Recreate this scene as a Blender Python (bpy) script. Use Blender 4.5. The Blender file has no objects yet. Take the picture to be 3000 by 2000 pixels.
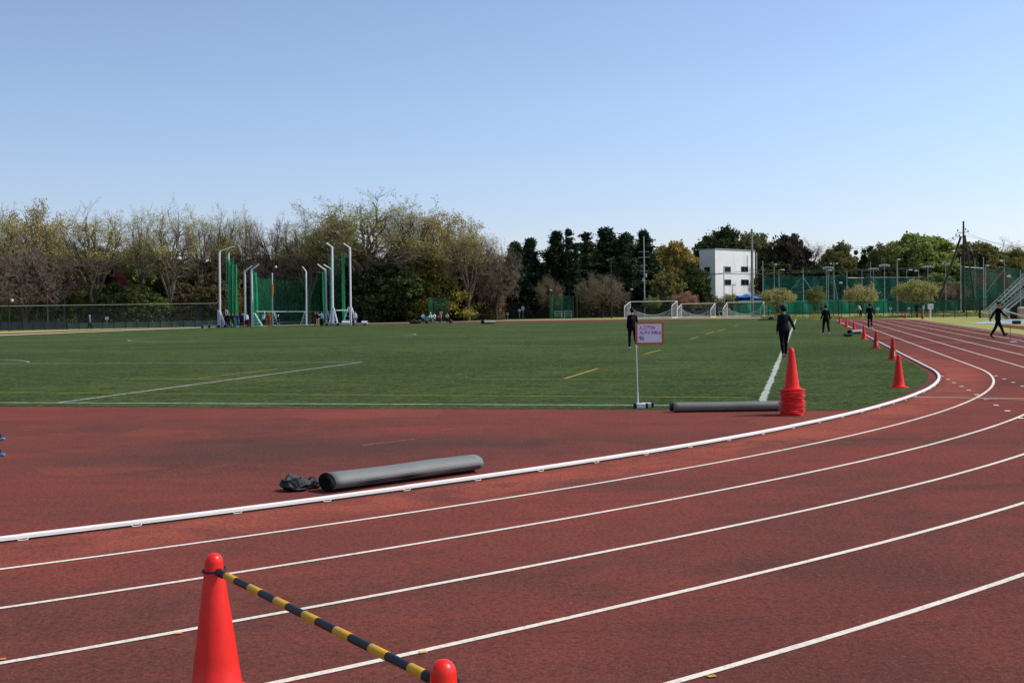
import bpy, bmesh, math, random
import numpy as np
from mathutils import Vector, Matrix
R = math.radians
sc = bpy.context.scene
col = sc.collection

# ------------------------------------------------------------------ camera
F, PITCH, ROLL, CH = 3443.0, 0.0286, -0.0163, 1.841        # focal in px of a 3000 px wide frame
cs, sn = math.cos(ROLL), math.sin(ROLL); cp, sp = math.cos(PITCH), math.sin(PITCH)
cam_d = bpy.data.cameras.new('camera'); cam = bpy.data.objects.new('camera', cam_d); col.objects.link(cam)
rt = Vector((cs, sn*sp, sn*cp)); up = Vector((-sn, cs*sp, cs*cp)); bk = Vector((0, -cp, sp))
m = Matrix((rt, up, bk)).transposed().to_4x4(); m.translation = (0, 0, CH)
cam.matrix_world = m
cam_d.sensor_width = 36; cam_d.lens = 36*F/3000; cam_d.clip_end = 6000; cam_d.clip_start = .05
sc.camera = cam

# ------------------------------------------------------------------ world, sun, exposure
SUN_EL = 49
w = bpy.data.worlds.new('World'); sc.world = w; w.use_nodes = True
nt = w.node_tree; bg = nt.nodes['Background']
sky = nt.nodes.new('ShaderNodeTexSky'); sky.sky_type = 'NISHITA'; sky.sun_disc = False
sky.sun_elevation = R(SUN_EL); sky.sun_rotation = R(90); sky.altitude = 0
sky.air_density = 1.0; sky.dust_density = 0.4; sky.ozone_density = 1.2
# spring haze: paler blue low down and a little brighter towards the sun's side of the sky
tc = nt.nodes.new('ShaderNodeTexCoord'); sx = nt.nodes.new('ShaderNodeSeparateXYZ'); nt.links.new(tc.outputs['Generated'], sx.inputs[0])
cr = nt.nodes.new('ShaderNodeValToRGB'); nt.links.new(sx.outputs['Z'], cr.inputs[0])
_st = [(0.0, (.96, .97, 1.28)), (.08, (1.07, 1.05, 1.28)), (.167, (1.2, 1.2, 1.33)), (.26, (1.28, 1.24, 1.34)), (.6, (1.1, 1.1, 1.12))]
while len(cr.color_ramp.elements) < len(_st): cr.color_ramp.elements.new(.5)
for e_, (p_, c_) in zip(cr.color_ramp.elements, _st): e_.position = p_; e_.color = tuple(x/1.4 for x in c_)+(1,)
ma = nt.nodes.new('ShaderNodeMath'); ma.operation = 'MULTIPLY_ADD'; nt.links.new(sx.outputs['X'], ma.inputs[0]); ma.inputs[1].default_value = .49*.9; ma.inputs[2].default_value = 1.4
v1 = nt.nodes.new('ShaderNodeVectorMath'); v1.operation = 'SCALE'; nt.links.new(cr.outputs[0], v1.inputs[0]); nt.links.new(ma.outputs[0], v1.inputs['Scale'])
v2 = nt.nodes.new('ShaderNodeVectorMath'); v2.operation = 'MULTIPLY'; nt.links.new(sky.outputs[0], v2.inputs[0]); nt.links.new(v1.outputs[0], v2.inputs[1])
nt.links.new(v2.outputs[0], bg.inputs[0]); bg.inputs[1].default_value = 0.12
sd = bpy.data.lights.new('sun', 'SUN'); sd.energy = 3.6; sd.angle = R(.53); sd.color = (1, .94, .85)
so = bpy.data.objects.new('sun', sd); col.objects.link(so); so.rotation_euler = (0, R(90-SUN_EL), 0)
sc.view_settings.view_transform = 'Standard'; sc.view_settings.look = 'None'
sc.view_settings.exposure = 0.0; sc.view_settings.gamma = 1

# ------------------------------------------------------------------ photo geometry helpers
def ray(px, py):
    x = (px-1500)/F; y = -(py-1000)/F
    x, y = cs*x-sn*y, sn*x+cs*y
    return Vector((x, cp+y*sp, -sp+y*cp))
def gp(px, py, z=0.0):                      # ground point seen at a photo pixel
    d = ray(px, py); t = (z-CH)/d.z
    return Vector((d.x*t, d.y*t, z))
def hor(px): return 1000-F*(math.tan(PITCH)-sn*(px-1500)/F)/cs
def at(px, py, D):                          # point at distance D (along the view) behind a pixel
    d = ray(px, py); t = D/d.y
    return Vector((d.x*t, D, CH+d.z*t))
def foot(px, D, z=0.0):                     # ground point in column px at distance D
    py = hor(px)+F*(CH-z)/D
    p = at(px, py, D); p.z = z
    return p
CX, CY, PHI, TR = -25.932, 41.382, .2429, 38.498     # near bend centre, straight direction, kerb radius
DU = Vector((math.sin(PHI), math.cos(PHI), 0)); DV = Vector((math.cos(PHI), -math.sin(PHI), 0))
CEN = Vector((CX, CY, 0)); SL = 84.39
def uv(u, v, z=0.0): return CEN+DU*u+DV*v+Vector((0, 0, z))
def to_uv(p): d = Vector((p.x, p.y, 0))-CEN; return d.dot(DU), d.dot(DV)

# ------------------------------------------------------------------ materials
def rgb(h):
    h = h.lstrip('#'); c = [int(h[i:i+2], 16)/255 for i in (0, 2, 4)]
    return tuple((x/12.92 if x <= .04045 else ((x+.055)/1.055)**2.4) for x in c)+(1,)
class NT:
    def __init__(s, name):
        s.m = bpy.data.materials.new(name); s.m.use_nodes = True
        s.t = s.m.node_tree; s.b = s.t.nodes['Principled BSDF']; s.out = s.t.nodes['Material Output']
    def n(s, typ, **k):
        o = s.t.nodes.new('ShaderNode'+typ)
        for a, b in k.items(): setattr(o, a, b)
        return o
    def l(s, a, b): s.t.links.new(a, b)
    def coord(s, scale=(1, 1, 1), kind='Object', rot=(0, 0, 0)):
        tc = s.n('TexCoord'); mp = s.n('Mapping'); mp.inputs['Scale'].default_value = scale; mp.inputs['Rotation'].default_value = rot
        s.l(tc.outputs[kind], mp.inputs[0]); return mp.outputs[0]
    def noise(s, vec, scale, detail=3, rough=.6, dist=0):
        o = s.n('TexNoise'); o.inputs['Scale'].default_value = scale; o.inputs['Detail'].default_value = detail
        o.inputs['Roughness'].default_value = rough; o.inputs['Distortion'].default_value = dist
        s.l(vec, o.inputs['Vector']); return o.outputs['Fac']
    def ramp(s, fac, stops, interp='LINEAR'):
        o = s.n('ValToRGB'); cr = o.color_ramp; cr.interpolation = interp
        while len(cr.elements) < len(stops): cr.elements.new(.5)
        for e, (p, c) in zip(cr.elements, stops):
            e.position = p; e.color = c if len(c) == 4 else tuple(c)+(1,)
        s.l(fac, o.inputs[0]); return o.outputs[0]
    def mix(s, fac, a, b, mode='MIX'):
        o = s.n('Mix'); o.data_type = 'RGBA'; o.blend_type = mode
        for v, i in ((fac, 0), (a, 6), (b, 7)):
            if isinstance(v, (int, float)): o.inputs[i].default_value = v
            elif isinstance(v, tuple): o.inputs[i].default_value = v
            else: s.l(v, o.inputs[i])
        return o.outputs[2]
    def bump(s, h, strength=.3, dist=.02):
        o = s.n('Bump'); o.inputs['Strength'].default_value = strength; o.inputs['Distance'].default_value = dist
        s.l(h, o.inputs['Height']); s.l(o.outputs[0], s.b.inputs['Normal'])
    def base(s, c, rough=.7, metal=0, spec=.5):
        if isinstance(c, tuple): s.b.inputs['Base Color'].default_value = c
        else: s.l(c, s.b.inputs['Base Color'])
        s.b.inputs['Roughness'].default_value = rough; s.b.inputs['Metallic'].default_value = metal
        s.b.inputs['Specular IOR Level'].default_value = spec
        return s
_pc = {}
def paint(name, hexc, rough=.5, metal=0, wear=.18, scale=6, spec=.4):
    """a plain surface with slight dirt and unevenness"""
    if name in _pc: return _pc[name]
    n = NT(name); c = rgb(hexc); v = n.coord()
    f = n.noise(v, scale, 4, .65); dk = tuple(x*(1-wear*2) for x in c[:3])+(1,)
    n.base(n.ramp(f, [(.3, dk), (.6, c)]), rough, metal, spec)
    n.bump(n.noise(v, scale*8, 2), .08, .01)
    _pc[name] = n.m; return n.m

def mat_track():
    n = NT('track_rubber'); v = n.coord(); ve = n.coord((.35, 1, 1), rot=(0, 0, PHI))
    big = n.noise(ve, .30, 5, .62, .5); mid = n.noise(v, .75, 6, .75, .8); fine = n.noise(v, 24, 3, .8); pt = n.noise(ve, 2.2, 5, .75, .3)
    c = n.ramp(big, [(.36, rgb('#633f39')), (.47, rgb('#7a443d')), (.57, rgb('#87453d')), (.68, rgb('#8f473e'))])
    c = n.mix(n.ramp(mid, [(.46, (0, 0, 0)), (.66, (.7, .7, .7))]), c, rgb('#984a3f'))
    c = n.mix(n.ramp(pt, [(.34, (.5, .5, .5)), (.50, (0, 0, 0))]), c, rgb('#64423c'))
    # paler, more orange rubber in the inside lane of the bend
    gd = n.n('TexCoord'); vd = n.n('VectorMath', operation='DISTANCE'); n.l(gd.outputs['Object'], vd.inputs[0]); vd.inputs[1].default_value = (CX, CY, 0)
    mr = n.n('MapRange'); n.l(vd.outputs['Value'], mr.inputs[0]); mr.inputs[1].default_value = TR-.5; mr.inputs[2].default_value = TR+2.0
    bn = n.ramp(mr.outputs[0], [(0, (0, 0, 0)), (.22, (0, 0, 0)), (.30, (.75, .75, .75)), (.52, (.6, .6, .6)), (.75, (0, 0, 0))])
    bm_ = n.mix(1.0, bn, n.ramp(mid, [(.38, (.15, .15, .15)), (.56, (1, 1, 1))]), 'MULTIPLY')
    c = n.mix(bm_, c, rgb('#b65d4b'))
    # outer lanes and the old grey-brown stain on the apron are duller
    m3 = n.n('MapRange'); n.l(vd.outputs['Value'], m3.inputs[0]); m3.inputs[1].default_value = TR+2.6; m3.inputs[2].default_value = TR+7
    dk = n.mix(1.0, n.ramp(m3.outputs[0], [(0, (0, 0, 0)), (1, (.75, .75, .75))]), n.ramp(n.noise(v, .35, 4, .6, .4), [(.38, (1, 1, 1)), (.62, (.2, .2, .2))]), 'MULTIPLY')
    c = n.mix(dk, c, rgb('#5c3935'))
    st_ = n.n('Mapping'); n.l(gd.outputs['Object'], st_.inputs[0]); sc0 = gp(1000, 1312); ang0 = -.12
    st_.vector_type = 'TEXTURE'; st_.inputs['Location'].default_value = (sc0.x, sc0.y, 0); st_.inputs['Rotation'].default_value = (0, 0, .10); st_.inputs['Scale'].default_value = (4.2, 1.35, 1)
    nd = n.n('VectorMath', operation='LENGTH'); n.l(st_.outputs[0], nd.inputs[0])
    ad = n.n('Math', operation='MULTIPLY_ADD'); n.l(n.noise(ve, .9, 5, .7, .5), ad.inputs[0]); ad.inputs[1].default_value = 1.6; n.l(nd.outputs['Value'], ad.inputs[2])
    sm_ = n.n('MapRange'); n.l(ad.outputs[0], sm_.inputs[0]); sm_.inputs[1].default_value = 2.0; sm_.inputs[2].default_value = 1.1
    c = n.mix(n.ramp(sm_.outputs[0], [(0, (0, 0, 0)), (1, (.7, .7, .7))]), c, rgb('#54403b'))
    vo = n.n('TexVoronoi'); vo.inputs['Scale'].default_value = .42; n.l(v, vo.inputs['Vector'])
    c = n.mix(n.ramp(vo.outputs['Color'], [(.80, (0, 0, 0)), (.81, (.45, .45, .45))]), c, rgb('#9a5044'))
    c = n.mix(n.ramp(fine, [(.40, (.5, .5, .5)), (.53, (0, 0, 0))]), c, rgb('#4a2a24'))
    sp_ = n.noise(v, 55, 2, .6)
    c = n.mix(n.ramp(sp_, [(.58, (0, 0, 0)), (.72, (.35, .35, .35))]), c, rgb('#b0776a')); c = n.mix(1.0, c, (.93, .99, .96, 1), 'MULTIPLY')
    n.base(c, 1, 0, .05); n.bump(n.noise(v, 40, 4, .75), .75, .014)
    return n.m
def mat_turf():
    n = NT('artificial_turf'); v = n.coord(); v2 = n.coord((.8, 1, 1), rot=(0, 0, PHI))
    a = n.noise(v2, .12, 4, .6, .5); b = n.noise(v2, 1.6, 7, .78, .6); f = n.noise(v, 7, 4, .8); g = n.noise(v, 26, 3, .8)
    c = n.ramp(a, [(.38, rgb('#42572e')), (.62, rgb('#5a6d3b'))])
    c = n.mix(n.ramp(b, [(.44, (0, 0, 0)), (.60, (.85, .85, .85))]), c, rgb('#344022'))
    c = n.mix(n.ramp(f, [(.50, (0, 0, 0)), (.64, (.8, .8, .8))]), c, rgb('#7c8558'))
    c = n.mix(n.ramp(g, [(.38, (.75, .75, .75)), (.52, (0, 0, 0))]), c, rgb('#18240f'))
    n.base(c, 1, 0, .03); n.bump(n.noise(v, 20, 4, .8), 1.0, .05)
    return n.m
def mat_ground():
    n = NT('dry_grass_ground'); v = n.coord()
    a = n.noise(v, .12, 4, .6); b = n.noise(v, 2.5, 5, .75)
    c = n.ramp(a, [(.38, rgb('#9c9a56')), (.62, rgb('#b7a86c'))])
    c = n.mix(n.ramp(b, [(.40, (0, 0, 0)), (.66, (.8, .8, .8))]), c, rgb('#7d8a43'))
    n.base(c, .95, 0, .1); n.bump(b, .8, .08)
    return n.m
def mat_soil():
    n = NT('woodland_soil'); v = n.coord()  # mottled brown to olive floor soil
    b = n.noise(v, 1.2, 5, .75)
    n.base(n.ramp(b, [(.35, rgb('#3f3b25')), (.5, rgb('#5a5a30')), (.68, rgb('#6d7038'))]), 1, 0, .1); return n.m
def mat_line(name, hexc, bare=.5, scale=35):
    n = NT(name); v = n.coord(); f = n.noise(v, scale, 3, .8); g = n.noise(v, 1.5, 3)
    c = rgb(hexc); d = tuple(x*bare for x in c[:3])+(1,)
    cc = n.ramp(f, [(.36, d), (.5, c)]); cc = n.mix(n.ramp(g, [(.4, (.25, .25, .25)), (.6, (0, 0, 0))]), cc, d)
    n.base(cc, .85, 0, .2); n.bump(n.noise(v, 60, 3, .8), .5, .01); return n.m
def mat_leaf(name, cols, trans=.25, nscale=.35):
    n = NT(name); v = n.coord(); f = n.noise(v, nscale, 3, .6)
    gi = n.n('NewGeometry'); oi = n.n('ObjectInfo')
    mth = n.n('Math', operation='MULTIPLY_ADD'); n.l(gi.outputs['Random Per Island'], mth.inputs[0]); mth.inputs[1].default_value = .38
    n.l(f, mth.inputs[2])
    m2 = n.n('Math', operation='MULTIPLY_ADD'); n.l(oi.outputs['Random'], m2.inputs[0]); m2.inputs[1].default_value = .14; n.l(mth.outputs[0], m2.inputs[2])
    st = [(.42+.42*i/(len(cols)-1), rgb(c)) for i, c in enumerate(cols)]
    c = n.ramp(m2.outputs[0], st)
    df = n.n('BsdfDiffuse'); tr = n.n('BsdfTranslucent'); mx = n.n('MixShader'); mx.inputs[0].default_value = trans
    n.l(c, df.inputs[0]); n.l(c, tr.inputs[0]); n.l(df.outputs[0], mx.inputs[1]); n.l(tr.outputs[0], mx.inputs[2])
    n.l(mx.outputs[0], n.out.inputs[0]); return n.m
def mat_net(name, hexc, cover, scale=3.0, ox=0):
    """fine mesh netting: its threads are far thinner than anything seen, so they cover a share of the sheet"""
    n = NT(name); v = n.coord((1, 1, .35)); f = n.noise(v, scale, 3, .6)
    c = rgb(hexc); n.base(n.ramp(f, [(.3, tuple(x*.7 for x in c[:3])+(1,)), (.7, c)]), .8, 0, .2)
    tr = n.n('BsdfTransparent'); mx = n.n('MixShader'); lo = max(0, cover-.13); hi = min(1, cover+.13)
    n.l(n.ramp(f, [(.3, (lo,)*3), (.7, (hi,)*3)]), mx.inputs[0]); n.l(tr.outputs[0], mx.inputs[1]); n.l(n.b.outputs[0], mx.inputs[2])
    n.l(mx.outputs[0], n.out.inputs[0]); return n.m
M = {}
M['track'] = mat_track(); M['turf'] = mat_turf(); M['ground'] = mat_ground(); M['soil'] = mat_soil()
M['wline'] = mat_line('white_track_paint', '#f3e6d3', .62); M['gline'] = mat_line('white_turf_line', '#b9bcae', .42, 20)
M['yline'] = mat_line('yellow_turf_line', '#a9983c', .5, 20); M['grnline'] = mat_line('worn_green_line', '#9a9a86', .6)
M['ymark'] = mat_line('orange_track_mark', '#d29a4a', .7)
M['white'] = paint('white_painted_metal', '#dedede', .45, 0, .08); M['kerb'] = paint('white_kerb_paint', '#f3ede2', .5, 0, .05, 3)
M['grey'] = paint('galvanised_steel', '#a3a8a9', .5, .3); M['concrete'] = paint('concrete_pole', '#8b8780', .9, 0, .12)
M['dark'] = paint('dark_steel', '#232826', .6); M['dgreen'] = paint('dark_green_steel', '#1f3a32', .6)
M['black'] = paint('black_rubber', '#16171a', .7); M['wood'] = paint('orange_wood', '#c0692e', .6, 0, .15, 9)
M['net'] = mat_net('green_net', '#1f7a55', .30); M['netdense'] = mat_net('dense_green_net', '#1e8a5c', .80, 6)
M['netthin'] = mat_net('thin_green_net', '#245a46', .28); M['netfar'] = mat_net('far_green_net', '#24735f', .52, .4)
M['sheet'] = mat_net('green_windbreak_sheet', '#2c9a74', .88, .5); M['chain'] = mat_net('chain_link', '#2b3833', .27, 1)
M['goalnet'] = mat_net('white_goal_net', '#b9bdb8', .22, 3); M['gsheet'] = mat_net('grey_sheet', '#343a42', .97, .6)
M['tsheet'] = mat_net('teal_sheet', '#40564f', .85, .6)
M['barkl'] = paint('pale_bark', '#6f6455', .95, 0, .25, 2, .1); M['bark'] = paint('brown_bark', '#4d4237', .95, 0, .25, 2, .1)
M['twig'] = paint('grey_brown_twig', '#8f8068', .95, 0, .2, 1, .1); M['twigp'] = paint('pinkish_twig', '#8a7a6c', .95, 0, .2, 1, .1)
M['bud'] = mat_leaf('yellow_bud_leaf', ['#8f8a44', '#afa857', '#ccc57c'], .35); M['palegreen'] = mat_leaf('pale_green_bud', ['#757a3c', '#959a50', '#b4b570'], .35)
M['gold'] = mat_leaf('golden_leaf', ['#77683a', '#9c8849', '#b8a35e'], .3)
M['spring'] = mat_leaf('spring_green_leaf', ['#4f5c2e', '#71803f', '#97a058'], .3)
M['olive'] = mat_leaf('olive_leaf', ['#4c5030', '#6c6d3e', '#8c8752'], .25)
M['ever'] = mat_leaf('evergreen_leaf', ['#222d1b', '#394628', '#5c643b'], .12)
M['conif'] = mat_leaf('conifer_needle', ['#18231b', '#28362a', '#43553c'], .1)
M['mixl'] = mat_leaf('mixed_undergrowth', ['#2c3220', '#4a4c30', '#6f6a45', '#7c6a50'], .2)
M['cherry'] = mat_leaf('pale_bronze_leaf', ['#8b9448', '#aeb363', '#c0ab7e'], .3)
M['pink'] = mat_leaf('pink_blossom', ['#7e5a48', '#a8806a', '#b98f7a'], .3)
M['brownl'] = mat_leaf('dark_brown_leaf', ['#2c2824', '#443b32', '#5d5243'], .15)
M['ochre'] = mat_leaf('ochre_green_leaf', ['#55572b', '#7f7c3c', '#a5994e'], .3); M['pinkr'] = mat_leaf('pink_red_leaf', ['#7a4044', '#96525a', '#a86a6c'], .3)
M['red'] = mat_leaf('red_leaf', ['#5a2a22', '#8a4030', '#a05038'], .2)

# ------------------------------------------------------------------ object helpers
def tag(o, label=None, cat=None, group=None, kind=None):
    if label: o['label'] = label
    if cat: o['category'] = cat
    if group: o['group'] = group
    if kind: o['kind'] = kind
    return o
def empty(name, loc=(0, 0, 0), rz=0, label=None, cat=None, group=None):
    o = bpy.data.objects.new(name, None); col.objects.link(o); o.location = loc; o.rotation_euler = (0, 0, rz)
    o.empty_display_size = .2
    return tag(o, label, cat, group)
def link_mesh(name, me, mat, parent=None):
    if len(me.materials): me.materials.clear()
    for mm in (mat if isinstance(mat, (list, tuple)) else [mat]): me.materials.append(mm)
    o = bpy.data.objects.new(name, me); col.objects.link(o)
    if parent is not None: o.parent = parent
    return o
def kids(o): return [c for c in bpy.data.objects if c.parent == o]
def copy_tree(o, parent=None):
    c = o.copy(); col.objects.link(c); c.parent = parent
    for ch in kids(o): copy_tree(ch, c)
    return c
def frames(path):
    path = [Vector(p) for p in path]; out = []; prev = None
    for i, p in enumerate(path):
        a = path[max(i-1, 0)]; b = path[min(i+1, len(path)-1)]
        t = (b-a).normalized()
        if prev is None:
            ref = Vector((1, 0, 0)) if abs(t.x) < .8 else Vector((0, 1, 0))
            x = (ref-t*ref.dot(t)).normalized()
        else: x = (prev-t*prev.dot(t)).normalized()
        prev = x; out.append((p, x, t.cross(x)))
    return out
class MB:
    def __init__(s): s.v = []; s.f = []; s.mi = []
    def add(s, vs, fs, mi=0):
        o = len(s.v); s.v += [tuple(v) for v in vs]; s.f += [tuple(i+o for i in f) for f in fs]; s.mi += [mi]*len(fs); return s
    def box(s, c, d, rz=0, mi=0, bev=0):
        x, y, z = d[0]/2, d[1]/2, d[2]/2; mt = Matrix.Rotation(rz, 3, 'Z'); c = Vector(c)
        if bev <= 0:
            vs = [mt @ Vector((a*x, b*y, e*z))+c for a in (-1, 1) for b in (-1, 1) for e in (-1, 1)]
            return s.add(vs, [(0, 1, 3, 2), (4, 6, 7, 5), (0, 4, 5, 1), (2, 3, 7, 6), (0, 2, 6, 4), (1, 5, 7, 3)], mi)
        b_ = min(bev, x*.49, y*.49, z*.49)
        def ring(ix, iy, zz): return [mt @ Vector(q)+c for q in ((-ix+b_, -iy, zz), (ix-b_, -iy, zz), (ix, -iy+b_, zz), (ix, iy-b_, zz), (ix-b_, iy, zz), (-ix+b_, iy, zz), (-ix, iy-b_, zz), (-ix, -iy+b_, zz))]
        rr = [ring(x-b_, y-b_, -z), ring(x, y, -z+b_), ring(x, y, z-b_), ring(x-b_, y-b_, z)]
        return s.rings(rr, mi=mi)
    def rings(s, rr, caps=True, closed=True, mi=0):
        n = len(rr[0]); vs = [v for r in rr for v in r]; fs = []
        for i in range(len(rr)-1):
            for j in range(n if closed else n-1):
                k = (j+1) % n; fs.append((i*n+j, i*n+k, (i+1)*n+k, (i+1)*n+j))
        if caps and closed: fs += [tuple(range(n))[::-1], tuple((len(rr)-1)*n+j for j in range(n))]
        return s.add(vs, fs, mi)
    def tube(s, path, r, n=8, caps=True, mi=0, ell=1.0):
        fr = frames(path); rs = r if isinstance(r, (list, tuple)) else [r]*len(fr); rr = []
        for (p, x, y), q in zip(fr, rs):
            rr.append([p+x*(q*math.cos(2*math.pi*j/n))+y*(q*ell*math.sin(2*math.pi*j/n)) for j in range(n)])
        return s.rings(rr, caps, mi=mi)
    def bar(s, a, b, wd=.04, mi=0): return s.tube([a, b], wd/2, 6, mi=mi)
    def lathe(s, prof, n=24, c=(0, 0, 0), caps=True, mi=0):
        c = Vector(c)
        return s.rings([[c+Vector((r*math.cos(2*math.pi*j/n), r*math.sin(2*math.pi*j/n), z)) for j in range(n)] for r, z in prof], caps, mi=mi)
    def quad(s, a, b, c, d, mi=0): return s.add([a, b, c, d], [(0, 1, 2, 3)], mi)
    def grid(s, P, mi=0):
        n = len(P[0]); vs = [v for r in P for v in r]
        return s.add(vs, [(i*n+j, i*n+j+1, (i+1)*n+j+1, (i+1)*n+j) for i in range(len(P)-1) for j in range(n-1)], mi)
    def mesh(s, name, smooth=False):
        me = bpy.data.meshes.new(name); me.from_pydata([tuple(v) for v in s.v], [], s.f)
        me.polygons.foreach_set('material_index', s.mi)
        if smooth: me.polygons.foreach_set('use_smooth', [True]*len(s.f))
        me.update()
        if smooth:
            try: me.set_sharp_from_angle(angle=R(42))
            except Exception: pass
        return me
    def build(s, name, mat, parent=None, smooth=False): return link_mesh(name, s.mesh(name, smooth), mat, parent)
    def remesh(s, name, mat, parent, vox):
        me = s.mesh(name); o = bpy.data.objects.new(name+'_tmp', me); col.objects.link(o)
        md = o.modifiers.new('r', 'REMESH'); md.mode = 'VOXEL'; md.voxel_size = vox; md.use_smooth_shade = True
        sm = o.modifiers.new('s', 'SMOOTH'); sm.iterations = 2; sm.factor = .5
        dg = bpy.context.evaluated_depsgraph_get(); dg.update()
        nm = bpy.data.meshes.new_from_object(o.evaluated_get(dg)); nm.name = name
        bpy.data.objects.remove(o); bpy.data.meshes.remove(me)
        nm.polygons.foreach_set('use_smooth', [True]*len(nm.polygons))
        return link_mesh(name, nm, mat, parent)

# ------------------------------------------------------------------ ground, track, turf
def sheet(name, pts, z, mat, kind='structure', step=None):
    bm = bmesh.new(); vs = [bm.verts.new((p[0], p[1], z)) for p in pts]; bm.faces.new(vs)
    bmesh.ops.triangulate(bm, faces=bm.faces)
    for f in bm.faces:
        if f.normal.z < 0: f.normal_flip()
    me = bpy.data.meshes.new(name); bm.to_mesh(me); bm.free()
    return tag(link_mesh(name, me, mat), kind=kind)
def stadium(off, u0=None, u1=None, n=72, offn=None):
    """outline at distance off outside the kerb radius; optional cuts across at u0 and u1"""
    r = TR+off; P = []
    for i in range(n+1):
        a = math.pi*i/n; P.append((-r*math.sin(a), r*math.cos(a)))      # near bend, right to left
    for i in range(n+1):
        a = math.pi*i/n; P.append((SL+r*math.sin(a), -r*math.cos(a)))
    if u0 is not None:
        P = [(max(u, u0), v) if u < u0 else (u, v) for u, v in P]
    if u1 is not None:
        P = [(min(u, u1), v) for u, v in P]
    Q = []
    for p in P:
        if not Q or (abs(p[0]-Q[-1][0])+abs(p[1]-Q[-1][1])) > 1e-4: Q.append(p)
    # drop inner duplicates on cut lines
    def keep(i):
        a, b, c = Q[i-1], Q[i], Q[(i+1) % len(Q)]
        return not (abs(a[0]-b[0]) < 1e-6 and abs(b[0]-c[0]) < 1e-6)
    Q = [Q[i] for i in range(len(Q)) if keep(i)]
    return Q
sheet('ground', [(-1800, -300), (1800, -300), (1800, 3000), (-1800, 3000)], 0, M['ground'])
sheet('track', [tuple(uv(u, v))[:2] for u, v in stadium(7.75)], .004, M['track'])
UN = to_uv(gp(900, 1196))[0]; UF = to_uv(gp(1300, 948))[0]
tu = stadium(-.22, UN, UF); _r = random.Random(8); _t = []
for i_, a_ in enumerate(tu):
    b_ = tu[(i_+1) % len(tu)]; _t.append(a_)
    if abs(a_[0]-UN) < 1e-6 and abs(b_[0]-UN) < 1e-6:
        for q_ in range(1, 500): _t.append((UN+_r.uniform(-.03, .03)+.03*math.sin(q_*.07), a_[1]+(b_[1]-a_[1])*q_/500))
tu = _t
sheet('turf', [tuple(uv(u, v))[:2] for u, v in tu], .008, M['turf'])
# run-up strip and pads out on the right-hand grass
sheet('runway', [tuple(p)[:2] for p in (gp(2925, 958), gp(3300, 996), gp(3300, 978), gp(2925, 949))], .004, M['track'])

def rad_fix(k):      # measured small offsets (m) of each painted line from the ideal curve, by angle round the bend
    return RFIX.get(k, (0, 0, 0))
RES = {0: [(0, -.6), (0, 0)]}
def strip(name, pts, wd, z, mat, jag=0, seed=1, th=0):
    """painted line: a ribbon of width wd along ground points"""
    rnd = random.Random(seed); P = [Vector((p[0], p[1], z)) for p in pts]; rows = []
    for i, p in enumerate(P):
        t = (P[min(i+1, len(P)-1)]-P[max(i-1, 0)]).normalized(); nn = Vector((t.y, -t.x, 0))
        j1 = wd/2+rnd.uniform(-jag, jag); j2 = wd/2+rnd.uniform(-jag, jag)
        rows.append([p-nn*j1, p+nn*j2])
    mb = MB().grid(rows)
    return tag(mb.build(name, mat), kind='structure')
def corr(table, a):
    if a <= table[0][0]: return table[0][1]
    for (a0, c0), (a1, c1) in zip(table, table[1:]):
        if a <= a1: return c0+(c1-c0)*(a-a0)/(a1-a0)
    return table[-1][1]
CORR = {0: [(0.0, -0.0409), (0.091, 0.027), (0.182, 0.0581), (0.273, 0.064), (0.365, 0.0565), (0.456, 0.0471), (0.547, 0.0475), (0.638, 0.0694), (0.729, 0.1244), (1.129, 0.0622), (3.2, 0.0)], 1: [(0.0, 0.0302), (0.016, 0.0302), (0.106, 0.0063), (0.196, -0.0147), (0.285, -0.0314), (0.375, -0.0426), (0.465, -0.0471), (0.555, -0.0435), (0.645, -0.0306), (0.735, -0.0071), (1.135, -0.00355), (3.2, 0.0)], 2: [(0.0, 0.0132), (0.185, 0.020), (0.278, 0.026), (0.37, 0.026), (0.463, 0.001), (0.555, -0.0324), (0.648, -0.0401), (0.74, -0.0067), (1.1400000000000001, -0.00335), (3.2, 0.0)], 3: [(0.0, 0.0344), (0.467, 0.0344), (0.501, 0.0368), (0.536, 0.0245), (0.571, 0.0044), (0.606, -0.0162), (0.641, -0.0303), (0.676, -0.0307), (0.711, -0.0103), (0.745, 0.038), (1.145, 0.019), (3.2, 0.0)], 4: [(0.0, 0.0282), (0.547, 0.0282), (0.568, 0.0182), (0.59, 0.0066), (0.611, -0.0048), (0.632, -0.0139), (0.653, -0.0189), (0.675, -0.0178), (0.696, -0.0087), (0.717, 0.0104), (1.117, 0.0052), (3.2, 0.0)], 5: [(0.0, 0.0088), (0.61, 0.0088), (0.619, 0.0099), (0.629, 0.0108), (0.638, 0.0113), (0.647, 0.0116), (0.656, 0.0115), (0.666, 0.0112), (0.675, 0.0105), (0.684, 0.0096), (1.084, 0.0048), (3.2, 0.0)]}
def curve_pts(off, k=None, full=True, n=260):
    P = []; tb = CORR.get(k)
    for i in range(n+1):        # bend: angle a from the right-hand end (0) to the left-hand end (pi)
        a = math.pi*(1-i/n); c = corr(tb, a) if tb else 0
        r = TR+off+c; P.append(uv(-r*math.sin(a), r*math.cos(a)))
    c0 = corr(tb, 0) if tb else 0
    if full:
        for i in range(1, 81):
            s_ = SL*i/80; P.append(uv(s_, TR+off+c0*(1-i/80)))
        r = TR+off
        for i in range(1, n//2+1):
            a = math.pi*i/(n//2); P.append(uv(SL+r*math.sin(a), r*math.cos(a)))
        for i in range(1, 41): P.append(uv(SL*(1-i/40), -r))
    return P
for k in range(1, 7):
    o = strip('lane_line', curve_pts(1.22*k-.025, k)[:-40], .052, .009, M['wline'], .002, k)
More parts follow.
